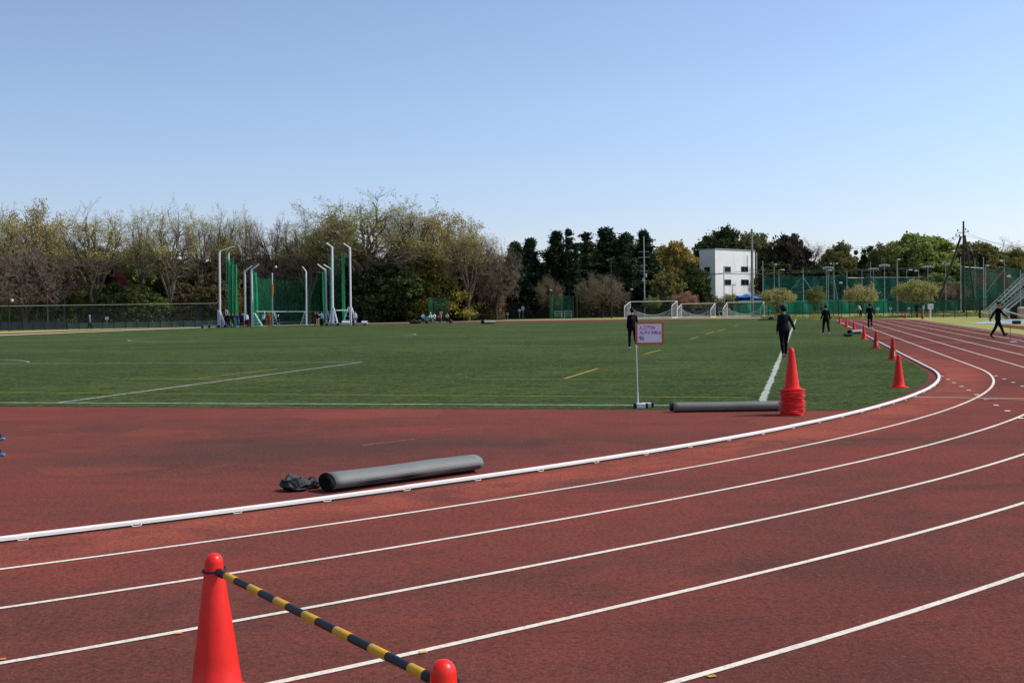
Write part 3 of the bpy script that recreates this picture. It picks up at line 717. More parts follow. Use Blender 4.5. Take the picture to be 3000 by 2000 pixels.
    HP = lambda v: hd+Mz @ (Vector(v)*k)
    hr = []
    for z, rx, y0, y1 in ((-.115, .022, .035, .085), (-.10, .045, .0, .095), (-.07, .060, -.045, .098), (-.03, .070, -.078, .096), (.01, .075, -.092, .095), (.05, .076, -.095, .092), (.085, .066, -.083, .075), (.11, .042, -.05, .048), (.12, .012, -.015, .015)):
        hr.append([HP((rx*math.cos(2*math.pi*j/20), (y0+y1)/2+(y1-y0)/2*math.sin(2*math.pi*j/20), z)) for j in range(20)])
    body.rings(hr)
    body.rings([[HP((a_*sc_, yy, zz)) for a_ in (-.5, 0, .5, 0)] for a0 in (0,) for sc_, yy, zz in ()]) if False else None
    body.tube([HP((0, .088, .015)), HP((0, .112, -.022)), HP((0, .09, -.032))], [.008*k, .014*k, .01*k], 8)
    body.tube([HP((-.022, .091, -.062)), HP((0, .099, -.06)), HP((.022, .091, -.062))], .007*k, 6)
    for s in (-1, 1): body.tube([HP((.072*s, .0, -.03)), HP((.083*s, -.006, .0)), HP((.075*s, -.004, .028))], [.010*k, .013*k, .010*k], 8)
    body.remesh('body', fit['skin'], t, vox*k)
    for s in (-1, 1):
        ey = MB(); ey.rings([[HP((s*.031+r_*math.cos(a_), .088+dy_, .006+r_*.6*math.sin(a_))) for a_ in np.linspace(0, 5.6, 9)] for r_, dy_ in ((.013, -.004), (.011, .006), (.004, .010))]); ey.build('eye', M['black'], t)
    if fit.get('hair'):
        hm = MB(); rr_ = []
        big = fit.get('hairbig', 0)
        for z, rx, y0, y1 in ((-.085, .05, -.07, -.03), (-.05, .078, -.10, -.0), (-.01, .086, -.115, .02), (.03, .089, -.118, .055), (.07, .085, -.11, .088), (.105, .068, -.085, .08), (.130, .045, -.055, .05), (.142, .014, -.015, .015)):
            rr_.append([HP(((rx+big)*math.cos(2*math.pi*j/20)*(1+.04*math.sin(j*2.3+z*40)), (y0-big+y1)/2+(y1-y0+big)/2*math.sin(2*math.pi*j/20), z+(big*.5 if z > 0 else 0))) for j in range(20)])
        hm.rings(rr_); hm.remesh('hair', fit['hair'], t, max(.009, vox*.8)*k)
    if fit.get('hat'):
        hm = MB(); rr_ = []
        for z, rx, y0, y1 in ((.03, .088, -.108, .105), (.075, .088, -.108, .10), (.11, .075, -.09, .085), (.132, .05, -.06, .055), (.14, .012, -.015, .015)):
            rr_.append([HP((rx*math.cos(2*math.pi*j/20), (y0+y1)/2+(y1-y0)/2*math.sin(2*math.pi*j/20), z)) for j in range(20)])
        hm.rings(rr_); br_ = []
        for i in range(5): 
            f = i/4; br_.append([HP((x_*.075*(1-.25*f), .09+.085*f*(1-.35*x_*x_), .04-.012*f-.012*x_*x_)) for x_ in (-1, -.5, 0, .5, 1)])
        hm.grid(br_); hb = hm.build('cap', fit['hat'], t, True); md = hb.modifiers.new('s', 'SOLIDIFY'); md.thickness = .004
    jk = MB(); torso(jk, .016, .84 if not fit.get('tuck') else .93, 1.445, .0)
    for n_ in 'lr': arm(jk, n_, .010, 1 if not fit.get('short') else .5)
    jk.remesh('jacket' if not fit.get('short') else 'shirt', fit['top'], t, max(vox, .012)*k)
    tr = MB(); torso(tr, .008, .84, 1.02)
    for n_ in 'lr': leg(tr, n_, .014 if not fit.get('tight') else .006, .6 if fit.get('shorts') else 1)
    tr.remesh('trousers' if not fit.get('shorts') else 'shorts', fit['legs'], t, max(vox, .012)*k)
    for n_ in 'lr':
        an, toe = J[n_+'an'], J[n_+'toe']; dx = (toe-an); sh_ = MB()
        fl = Vector((dx.x, dx.y, dx.z)).normalized(); heel = an-fl*.045*k+Vector((0, 0, -.025*k))
        sh_.tube([heel, heel+(toe-heel)*.3, heel+(toe-heel)*.75, toe+fl*.035*k], [.036*k, .046*k, .045*k, .024*k], 12)
        sh_.tube([an+Vector((0, 0, -.03*k)), an+Vector((0, 0, .015*k))], .044*k, 12)
        o = sh_.remesh('shoe', fit['shoe'], t, max(vox, .012)*k)
    return t, (HP, UU, k)
sk = paint('skin', '#b98466', .6, 0, .06, 10); blk = paint('black_cloth', '#0d0d10', .85, 0, .2, 9, .15); drk = paint('charcoal_cloth', '#16181d', .85, 0, .2, 9, .15)
hair = paint('black_hair', '#0a0909', .6, 0, .2, 20, .2); wsh = paint('white_shoe', '#d8d8d8', .6); bsh = paint('black_shoe', '#121214', .6)
wht = paint('white_cloth', '#d9dade', .85, 0, .05, 8); nvy = paint('navy_cloth', '#141c33', .85, 0, .1, 8); blu = paint('blue_cloth', '#1f3f8f', .85, 0, .1, 8)
redc = paint('red_cloth', '#b52a24', .85, 0, .1, 8); bei = paint('beige_cloth', '#b39a70', .85, 0, .1, 8); lbl = paint('light_blue_cloth', '#93b3d8', .85, 0, .08, 8)
org = paint('orange_cloth', '#e0501c', .85, 0, .08, 8); psh = paint('pink_shoe', '#c77a70', .6); grc = paint('grey_cloth', '#6b7078', .85, 0, .1, 8); drd = paint('dark_red_cloth', '#5e1c20', .85, 0, .1, 8)
F_ = lambda **k: dict(dict(skin=sk, hair=hair, top=blk, legs=blk, shoe=bsh), **k)
def put(px, py): q = gp(px, py); return (q.x, q.y, .008)
pp, (HPf, UUf, kk) = person('person in black walking away beside the notice board, pale mark on the back', put(1853, 1027), 2, 1.66,
    dict(lh=4, lk=4, rh=2, rk=48, rf=-30, la=-4, lo=7, le=14, ra=16, ro=16, re=50, look=0, nod=12), F_(shoe=wsh, tight=1), .009)
mk = MB()
def bk_(pts, r=.006): mk.tube([UUf((x, -.133-.004*math.cos(x*8), z)) for x, z in pts], r, 5)
bk_([(-.05, 1.31), (-.02, 1.33), (-.02, 1.28), (-.05, 1.265), (-.07, 1.275)], .007); bk_([(.0, 1.33), (.0, 1.265), (.04, 1.27), (.055, 1.298), (.04, 1.325), (.0, 1.33)], .007)
mk.build('back_emblem', paint('pale_pink_print', '#8a6a70', .7), pp)
mk = MB(); bk_([(-.10+.02*i, 1.20+.004*(i % 2)) for i in range(11)], .004); mk.build('back_print', paint('grey_print', '#70707a', .7), pp)
person('person in black with big dark hair walking away along the white touch line', put(2298, 1053), -3, 1.66,
    dict(lh=-6, lk=18, rh=12, rk=4, rs=-3, ls=-2, la=-6, lo=9, le=16, ra=-14, ro=25, re=18, lean=6, nod=8, look=0), F_(shoe=psh, hairbig=.022, top=drk), .009)
person('person in black tracksuit walking away beyond the cones on the turf', put(2420, 984), 4, 1.62,
    dict(lh=14, lk=6, rh=-10, rk=14, la=10, lo=10, le=20, ra=-8, ro=14, re=18, lean=3, nod=6), F_(shoe=wsh), .011)
person('person in black jogging away in the inside lane with bent arms', (lambda q: (q.x, q.y, .004))(gp(2549, 967)), -4, 1.66,
    dict(lh=10, lk=6, rh=-6, rk=22, rs=-2, ls=-2, la=-10, lo=18, le=70, ra=-24, ro=22, re=75, lean=4), F_(shoe=wsh, tight=1, hairbig=.012), .011)
person('person in black cap and tracksuit striding across the far lanes to the right', (lambda q: (q.x, q.y, .004))(gp(2924, 994)), -90, 1.66,
    dict(lh=26, lk=2, lf=22, rh=-22, rk=10, la=-38, lo=8, le=14, ra=34, ro=8, re=18, lean=2), F_(hair=None, hat=blk), .010)
# small figures
sm = .016
person('person in white top bending by the mesh fence behind the jogger', tuple(foot(2521, 138)), 80, 1.6, dict(lh=10, rh=-8, rk=10, la=40, ra=30, lean=22), F_(top=wht, short=1), sm)
person('small walker in a dull red top behind the turf cones', tuple(foot(2407, 148)), 10, 1.6, dict(lh=12, rh=-10, rk=10), F_(top=drd, legs=grc), sm)
person('person with white cap standing behind the large goal', tuple(foot(1986, 182)), 180, 1.65, dict(), F_(hair=None, hat=wht, top=nvy, legs=nvy), sm)
person('lone walker in pale top before the left fence', tuple(foot(264, 146)), 90, 1.65, dict(lh=14, rh=-12, rk=12, la=-15, ra=15), F_(top=grc, hat=wht, hair=None), sm)
CG = 'people gathered at the throwing cage'
crowd = [(664, 144, 180, F_(), dict(lo=14, le=30), 'person all in black, leftmost at the throwing cage'), (671, 143, -150, F_(legs=drk), dict(ro=15, re=40), 'second person from the left at the cage, black clothes'),
 (682, 144, 200, F_(top=nvy, legs=nvy), dict(la=20, le=60), 'person in navy between the black pair and the blue shirts'), (697, 143.5, 150, F_(top=blu, legs=blu, shoe=wsh), dict(ra=10, re=40, lean=8), 'person in bright blue leaning, left part of the cage'),
 (707, 146, 180, F_(top=nvy, legs=drk), dict(ra=150, re=20, ro=5), 'person in dark blue reaching up at the left cage post'), (723, 143.5, 190, F_(top=wht, legs=drk), dict(le=40, lo=12), 'person in white shirt beside the red box'),
 (774, 143, 180, F_(top=wht, legs=nvy, shoe=wsh), dict(la=150, le=30), 'person in white shirt and navy trousers raising one arm'), (789, 143, 170, F_(top=redc, legs=redc, shoe=org), dict(le=40, re=30), 'person in a full bright red tracksuit'),
 (816, 150, 180, F_(top=nvy, legs=nvy, hair=None, hat=wht), dict(lh=80, lk=85, rh=85, rk=85, sit=0, la=30, ra=30, le=50, re=50), 'person in navy with a white cap sitting inside the cage'),
 (925, 146, 180, F_(top=drd, legs=drd), dict(), 'person in dark red at the right cage posts'), (931, 143.5, 200, F_(top=blk, legs=bei), dict(lean=10, la=20), 'person in black top and beige trousers'),
 (943, 143, 160, F_(top=lbl, legs=blk), dict(ra=70, re=20), 'person in light blue shirt pointing by the right gate'), (1041, 145, 180, F_(top=wht, legs=grc), dict(lean=5), 'person in white standing behind the rightmost gate tower')]
for x, D, yw, ft, ps, lb in crowd: person(lb, tuple(foot(x, D-1.8 if D < 149 else D)), yw, 1.68, ps, ft, .02, group=CG)
SG = 'people sitting on the ground by the small far net'
sit = dict(lh=75, lk=95, rh=80, rk=100, sit=1, la=45, le=30, ra=40, re=30, lean=12)
for x, D, ft, lb in ((1238, 151, F_(top=lbl, legs=drk), 'person in pale blue sitting beside the dark bags'), (1262, 150, F_(top=wht, legs=drk, hair=None, hat=wht), 'sitting person with a white hat in front of the green shelter'),
   (1272, 152, F_(top=wht, legs=grc), 'person in white sitting right of the green shelter'), (1291, 150, F_(top=org, legs=nvy), 'sitting person in bright orange'), (1310, 150.5, F_(top=bei, legs=drk), 'sitting person in beige at the right of the group')):
    person(lb, tuple(foot(x, D)), 160+x % 40, 1.65, sit, ft, .02, group=SG)

# ------------------------------------------------------------------ trees
def rot_about(v, ax, ang):      # Rodrigues, vectorised
    c, s = np.cos(ang)[:, None], np.sin(ang)[:, None]
    return v*c+np.cross(ax, v)*s+ax*(np.sum(ax*v, 1)[:, None])*(1-c)
def norm(v): return v/np.maximum(np.linalg.norm(v, axis=1)[:, None], 1e-9)
def tubes(polys, rads, sides):
    B, K, _ = polys.shape; d = norm(polys[:, -1]-polys[:, 0])
    ref = np.where(np.abs(d[:, 2:3]) < .9, np.array([[0, 0, 1.]]), np.array([[1., 0, 0]]))
    x = norm(np.cross(d, ref)); y = np.cross(d, x)
    a = 2*np.pi*np.arange(sides)/sides
    ring = x[:, None, :]*np.cos(a)[None, :, None]+y[:, None, :]*np.sin(a)[None, :, None]
    V = polys[:, :, None, :]+ring[:, None]*rads[:, :, None, None]
    V = V.reshape(-1, 3); b = np.arange(B)[:, None, None]*K*sides; k = np.arange(K-1)[None, :, None]*sides; j = np.arange(sides)[None, None, :]; j2 = (j+1) % sides
    Q = np.stack([b+k+j, b+k+j2, b+k+sides+j2, b+k+sides+j], -1).reshape(-1, 4)
    return V, Q
def grow(rng, trunk, levels, start=None):
    """trunk: (K,3) polyline; levels: list of dict(n, l, ang, t, up, wig, k)"""
    if start is None:
        out = [(trunk[None], np.linspace(1, .6, len(trunk))[None])]
        P = trunk[None]; Rr = np.linspace(1, .6, len(trunk))[None]; Len = np.array([np.linalg.norm(trunk[-1]-trunk[0])])
    else: out = []; P, Rr = start; Len = np.ones(len(P))
    for L in levels:
        B, K, _ = P.shape; n = L['n']; idx = np.repeat(np.arange(B), n); N = len(idx)
        t = rng.uniform(L['t'][0], L['t'][1], N); f = t*(K-1); i0 = np.minimum(f.astype(int), K-2); fr = (f-i0)[:, None]
        base = P[idx, i0]*(1-fr)+P[idx, i0+1]*fr; tan = norm(P[idx, i0+1]-P[idx, i0])
        r0 = (Rr[idx, i0]*(1-fr[:, 0])+Rr[idx, i0+1]*fr[:, 0])*L.get('rr', .55)
        rv = norm(rng.normal(size=(N, 3))); ax = norm(np.cross(tan, rv))
        d = rot_about(tan, ax, np.radians(rng.uniform(L['ang'][0], L['ang'][1], N)))
        ln = Len[idx]*L['l']*rng.uniform(.65, 1.15, N)*(1-L.get('tap', .35)*t)
        if 'abs' in L: ln = L['abs']*rng.uniform(.6, 1.2, N)
        k = L.get('k', 4); pts = [base]; dd = d
        for s in range(k):
            dd = norm(dd+rng.normal(size=(N, 3))*L.get('wig', .15)+np.array([0, 0, L.get('up', .1)])); pts.append(pts[-1]+dd*(ln/k)[:, None])
        P = np.stack(pts, 1); Rr = r0[:, None]*np.linspace(1, .45, k+1)[None]; Len = ln
        out.append((P, Rr))
    return out
def leaf_quads(rng, C, size, flat=0., asp=.6):
    N = len(C); nrm = rng.normal(size=(N, 3)); nrm[:, 2] += flat*np.sign(nrm[:, 2])*2; nrm = norm(nrm)
    a = norm(np.cross(nrm, norm(rng.normal(size=(N, 3))))); b = np.cross(nrm, a)
    s = (size*rng.uniform(.6, 1.3, N))[:, None]
    V = np.stack([C-a*s, C+b*s*asp, C+a*s, C-b*s*asp], 1).reshape(-1, 3)
    return V, np.arange(4*N).reshape(-1, 4)
def np_mesh(name, parts):
    """parts: list of (V, Q, material index)"""
    me = bpy.data.meshes.new(name); off = 0; Vs, Qs, Ms = [], [], []
    for V, Q, mi in parts: Vs.append(V); Qs.append(Q+off); Ms.append(np.full(len(Q), mi)); off += len(V)
    V = np.concatenate(Vs); Q = np.concatenate(Qs); mi = np.concatenate(Ms)
    me.vertices.add(len(V)); me.vertices.foreach_set('co', V.astype(np.float32).ravel())
    me.loops.add(Q.size); me.loops.foreach_set('vertex_index', Q.astype(np.int32).ravel())
    me.polygons.add(len(Q)); me.polygons.foreach_set('loop_start', np.arange(0, Q.size, 4, dtype=np.int32))
    me.polygons.foreach_set('material_index', mi.astype(np.int32)); me.update(calc_edges=True); return me, V
PROTO = {}
def proto(kind, seed):
    key = (kind, seed)
    if key in PROTO: return PROTO[key]
    rng = np.random.default_rng(seed*7+sum(map(ord, kind)))
    def trunkline(h, wig, k=7):
        z = np.linspace(0, h, k); w_ = np.cumsum(rng.normal(size=(k, 2))*wig, 0); w_ -= w_[0]; return np.column_stack([w_[:, 0], w_[:, 1], z])
    H = 16.; parts_c = []; lv = []
    if kind in ('bare', 'vase', 'spread', 'small', 'tall'):
        th_, zc, rx, rz, R0, N1, N2, wig_ = {'vase': (4.2, 8.8, 5.4, 6.4, .40, 10, 120, .10), 'bare': (6.2, 10.4, 4.9, 5.2, .34, 9, 95, .2), 'tall': (7.5, 11.4, 3.2, 4.5, .28, 8, 75, .16), 'spread': (2.2, 4.7, 4.8, 3.2, .3, 10, 150, .15), 'small': (1.0, 2.5, 2.2, 2.4, .09, 8, 200, .04)}[kind]
        k_ = {'spread': .62, 'small': .34}.get(kind, 1.)
        tr = trunkline(th_, wig_*.6); top = tr[-1]
        def bez(p0, p1, p2, n):
            t = np.linspace(0, 1, n)[None, :, None]; return p0[:, None]*(1-t)**2+2*p1[:, None]*t*(1-t)+p2[:, None]*t*t
        a = np.arange(N1)*2.39996+rng.uniform(0, 6); el = np.clip((np.arange(N1)+.5)/N1+rng.normal(size=N1)*.05, .04, .98); r_ = np.sqrt(el)*.78
        T1 = np.column_stack([rx*r_*np.cos(a), rx*r_*np.sin(a), zc+rz*.80*np.sqrt(1-r_**2)*rng.uniform(.8, 1.05, N1)-(.25*rz*r_ if kind in ('spread', 'small') else 0)])
        s0 = rng.uniform(.55, 1, N1); i0 = (s0*(len(tr)-1)).astype(int); b0 = tr[np.minimum(i0, len(tr)-1)]
        mid = b0*.5+T1*.5; mid[:, :2] = b0[:, :2]+(T1-b0)[:, :2]*.30; mid[:, 2] = b0[:, 2]+(T1-b0)[:, 2]*.55
        P1 = bez(b0, mid, T1, 9); P1[:, 1:-1] += rng.normal(size=P1[:, 1:-1].shape)*.16*k_; R1 = np.linspace(.62, .2, 9)[None]*rng.uniform(.8, 1.1, (N1, 1))
        u = norm(rng.normal(size=(N2*4, 3))); rr1 = rng.uniform(.42, 1, N2*4)**.6; q = u*rr1[:, None]*np.array([[rx, rx, rz]])+np.array([[0, 0, zc]])
        lim = {'vase': -.1, 'bare': -.3, 'tall': -.5, 'spread': -.5, 'small': -.7}[kind]; q = q[(u[:, 2]*rr1 > lim)][:N2]
        if kind == 'small': q = q[np.hypot(q[:, 0], q[:, 1]) < (q[:, 2]-.8)*.82+.1*rng.normal(size=len(q))]
        an_ = np.arctan2(q[:, 1], q[:, 0]); ph = rng.uniform(0, 6.28, 4); lob = 1+.15*np.sin(2*an_+ph[0])+.13*np.sin(5*an_+ph[1]+q[:, 2]/rz)+.12*np.sin(q[:, 2]*3/rz+ph[2])
        q = q*np.column_stack([lob, lob, .5+.5*(1+.16*np.sin(3*an_+ph[3])+.10*rng.normal(size=len(q)))])
        nodes = P1[:, 2:8].reshape(-1, 3); nr = np.repeat(R1[:, 2:8].reshape(N1, 6) if R1.shape[0] == N1 else R1[:, 2:8], 1, 0).reshape(-1)
        d2 = ((q[:, None]-nodes[None])**2).sum(-1)+np.where(nodes[None, :, 2] > q[:, None, 2]-.3*k_, 30, 0); ix = d2.argmin(1)
        b = nodes[ix]; mid = (b+q)/2; mid[:, 2] += .12*np.linalg.norm(q-b, axis=1)*(-1 if kind == 'spread' else .4)
        P2 = bez(b, mid, q, 6); P2[:, 1:-1] += rng.normal(size=P2[:, 1:-1].shape)*.12*k_; R2 = (nr[ix]*.62)[:, None]*np.linspace(1, .45, 6)[None]
        out = [(tr[None], np.linspace(1, .7, len(tr))[None]), (P1, R1), (P2, R2)]
        upv = .02 if kind == 'spread' else .07
        g2 = grow(rng, None, [dict(n=5 if kind in ('small', 'spread') else 4, abs=1.8*k_, l=1, ang=(20, 60), t=(.25, 1), up=upv, wig=.18, k=4, rr=.6), dict(n=4 if kind in ('small', 'spread') else 3, abs=1.1*k_, l=1, ang=(20, 60), t=(.2, 1), up=upv, wig=.2, k=3), dict(n=2, abs=.55*k_, l=1, ang=(20, 60), t=(.2, 1), up=.03, wig=.2, k=2)], (P2, R2))
        G_ = out+g2; nt_ = 3; H = zc+rz; pt = []; rmin = .009 if kind != 'small' else .006
        for i, (P, r) in enumerate(G_):
            V, Q = tubes(P, np.maximum(r*R0, rmin), 8 if i == 0 else 5 if i < 3 else 3)
            (pt if i < nt_ else parts_c).append((V, Q, 0))
        tips = G_[-1][0][:, -1]; mids = G_[-1][0][:, 1]
        tipc = np.concatenate([tips, mids, G_[-2][0][:, -1]])
        sel = tipc
        # patchy leafing: keep clumps by a low-frequency mask
        ph = rng.uniform(0, 6, 6); sc_ = 1.1 if kind != 'small' else 3
        mask = np.sin(sel[:, 0]*sc_+ph[0])+np.sin(sel[:, 1]*sc_+ph[1])+np.sin(sel[:, 2]*sc_*1.2+ph[2])+rng.normal(size=len(sel))*.6
        sel = sel[mask > (-.35 if kind != 'small' else -.9)]
        jit = .22 if kind != 'small' else .12
        C = np.repeat(sel, 3 if kind != 'small' else 1, 0); C = C+rng.normal(size=C.shape)*jit
        V, Q = leaf_quads(rng, C, .11 if kind != 'small' else .075, asp=.8)
        leaf = (V, Q, 1); tw = list(parts_c)
        top_ = sel[(sel[:, 2] > np.percentile(sel[:, 2], 25)) & (rng.random(len(sel)) < .62)]
        top_ = np.repeat(top_, 2, 0); V, Q = leaf_quads(rng, top_+rng.normal(size=top_.shape)*.22, .085, asp=.8); sleaf = (V, Q, 1)
        me_t, Vt = np_mesh('trunk', pt); me_c, Vc = np_mesh('crown', tw+[leaf]); me_b, _ = np_mesh('crown', tw); me_s, _ = np_mesh('crown', tw+[sleaf])
        allV = np.concatenate([Vt, Vc])
    else:
        size = .24
        if kind == 'round':
            tr = trunkline(8, .2); R0 = .3; lv = [dict(n=9, l=.75, ang=(25, 65), t=(.3, 1), up=.1, wig=.15, k=5, rr=.5), dict(n=6, l=.5, ang=(25, 60), t=(.3, 1), up=.08, wig=.2, k=4)]
            K = 210; u = norm(rng.normal(size=(K, 3))); u[:, 2] = np.abs(u[:, 2])*1.05-.35; rad = rng.uniform(.45, 1, K)[:, None]
            cc = u*rad*np.array([[5.2, 5.2, 6.0]])+np.array([[0, 0, 9.0]])
            cc = cc+rng.normal(size=cc.shape)*.35; per = 130; C = np.repeat(cc, per, 0); dirs = norm(rng.normal(size=(len(C), 3)))*np.exp(rng.normal(size=(len(C), 1))*.25); rr_ = rng.uniform(.2, 1, len(C))[:, None]**.5
            csz = np.repeat(rng.uniform(.45, 1.25, K), per)[:, None]; C = C+dirs*rr_*csz*np.array([[1, 1, .75]])
        elif kind == 'bushy':       # low-branched, foliage to the ground
            tr = trunkline(4, .2); R0 = .3; lv = [dict(n=9, l=1., ang=(25, 75), t=(.2, 1), up=.1, wig=.15, k=5, rr=.5)]
            K = 230; u = norm(rng.normal(size=(K, 3))); rad = rng.uniform(.4, 1.05, K)[:, None]
            cc = u*rad*np.array([[5., 5., 5.6]])+np.array([[0, 0, 6.8]]); cc = cc[cc[:, 2] > .6]; K = len(cc)
            cc = cc+rng.normal(size=cc.shape)*.4; per = 120; C = np.repeat(cc, per, 0); dirs = norm(rng.normal(size=(len(C), 3)))*np.exp(rng.normal(size=(len(C), 1))*.25); csz = np.repeat(rng.uniform(.4, 1.2, K), per)[:, None]
            C = C+dirs*(rng.uniform(.5, 1, len(C))[:, None]**.5)*csz*np.array([[1, 1, .7]]); H = 13.
        elif kind == 'layer':       # sprays of foliage in flat layers
            tr = trunkline(6, .2); R0 = .3; lv = [dict(n=14, l=.95, ang=(50, 95), t=(.15, 1), up=.03, wig=.15, k=5, rr=.4)]
            K = 150; th = rng.uniform(0, 2*np.pi, K); z = rng.uniform(1.2, 9.5, K); rmax = 6.2*np.sqrt(np.clip(1-(z/10.2)**2.2, .02, 1)); r_ = rmax*rng.uniform(.35, 1, K)
            cc = np.column_stack([r_*np.cos(th), r_*np.sin(th), z-.10*r_]); per = 190; C = np.repeat(cc, per, 0)
            cc2 = np.repeat(rng.normal(size=(K, 1))*.25, per, 0); C = C+rng.normal(size=C.shape)*np.array([[.7, .7, .34]]); C[:, 2] += cc2[:, 0]; H = 10.; size = .17
        elif kind == 'conifer':
            tr = trunkline(15.6, .07, 9); R0 = .24; nb = 150; t = rng.uniform(.14, .995, nb); Lb = 2.9*np.clip((1-t)*1.75, .01, 1)**.85*np.clip((t-.05)*5, .4, 1)*rng.uniform(.35, 1.3, nb); th = rng.uniform(0, 2*np.pi, nb)
            s = rng.uniform(.2, 1, (nb, 20)); x = (Lb[:, None]*s); cc = np.stack([x*np.cos(th)[:, None], x*np.sin(th)[:, None], (t*15.6)[:, None]+x*rng.uniform(-.15, .5, (nb, 1))-.05*x*x], -1).reshape(-1, 3)
            C = np.repeat(cc, 7, 0)+rng.normal(size=(len(cc)*7, 3))*np.array([[.26, .26, .27]]); size = .17
        elif kind == 'thin':
            tr = trunkline(15.8, .05, 9); R0 = .15; nb = 60; t = rng.uniform(.25, 1, nb)**.8; Lb = 1.15*(1-t*.6)*rng.uniform(.3, 1.3, nb); th = rng.uniform(0, 2*np.pi, nb)
            s = rng.uniform(.1, 1, (nb, 12)); x = Lb[:, None]*s; cc = np.stack([x*np.cos(th)[:, None], x*np.sin(th)[:, None], (t*15.6)[:, None]+x*.2], -1).reshape(-1, 3)
            C = np.repeat(cc, 6, 0)+rng.normal(size=(len(cc)*6, 3))*.16; size = .12
        G_ = grow(rng, tr, lv); pt = []
        for i, (P, r) in enumerate(G_):
            V, Q = tubes(P, np.maximum(r*R0, .03), 8 if i == 0 else 5); pt.append((V, Q, 0))
        V, Q = leaf_quads(rng, C, size, asp=.75)
        me_t, Vt = np_mesh('trunk', pt); me_c, Vc = np_mesh('crown', [(V, Q, 0)]); me_b = me_s = None; allV = np.concatenate([Vt, Vc])
    zt = np.percentile(allV[:, 2], 99.8); wd = np.percentile(np.abs(allV[:, 0]), 98)
    PROTO[key] = (me_t, me_c, me_b, me_s, zt, wd); return PROTO[key]
USED = {}
def tree(kind, seed, px, top, hw, D, label, leaf='bud', twig='twig', bark='bark', cat='tree', name=None, group=None, rz=None, dz=0):
    me_t, me_c, me_b, me_s, zt, wd = proto(kind, seed)
    f = foot(px, D); H = at(px, top, D).z; sz = H/zt; sx = hw*D/F/wd*(1.25 if kind == 'conifer' else 1.15 if kind in ('vase', 'bare', 'tall') else .86 if kind == 'small' else 1)
    woody = kind in ('bare', 'vase', 'spread', 'small', 'tall')
    nm = name or {'conifer': 'conifer_tree', 'thin': 'conifer_tree', 'round': 'leafy_tree', 'bushy': 'leafy_tree', 'layer': 'leafy_tree', 'small': 'small_cherry_tree'}.get(kind, 'bare_tree' if leaf is None else 'budding_tree')
    t = empty(nm, (f.x, f.y, dz), random.Random(label).uniform(0, 6.28) if rz is None else rz, label, cat, group)
    t.scale = (sx, sx, sz)
    mc = me_b if (leaf is None and me_b) else (me_s if leaf in ('bud', 'palegreen') and me_s and kind != 'small' else me_c)
    for nm2, me, mats in (('trunk', me_t, [M[bark]]), ('crown', mc, ([M[twig], M[leaf]] if leaf else [M[twig]]) if woody else [M[leaf]])):
        while len(me.materials) < len(mats): me.materials.append(mats[len(me.materials)])
        o = bpy.data.objects.new(nm2, me); col.objects.link(o); o.parent = t
        for i, mm in enumerate(mats): o.material_slots[i].link = 'OBJECT'; o.material_slots[i].material = mm
    return t
BG = 'bare and budding trees in the left wood'; DG = 'dark evergreens filling the left wood'
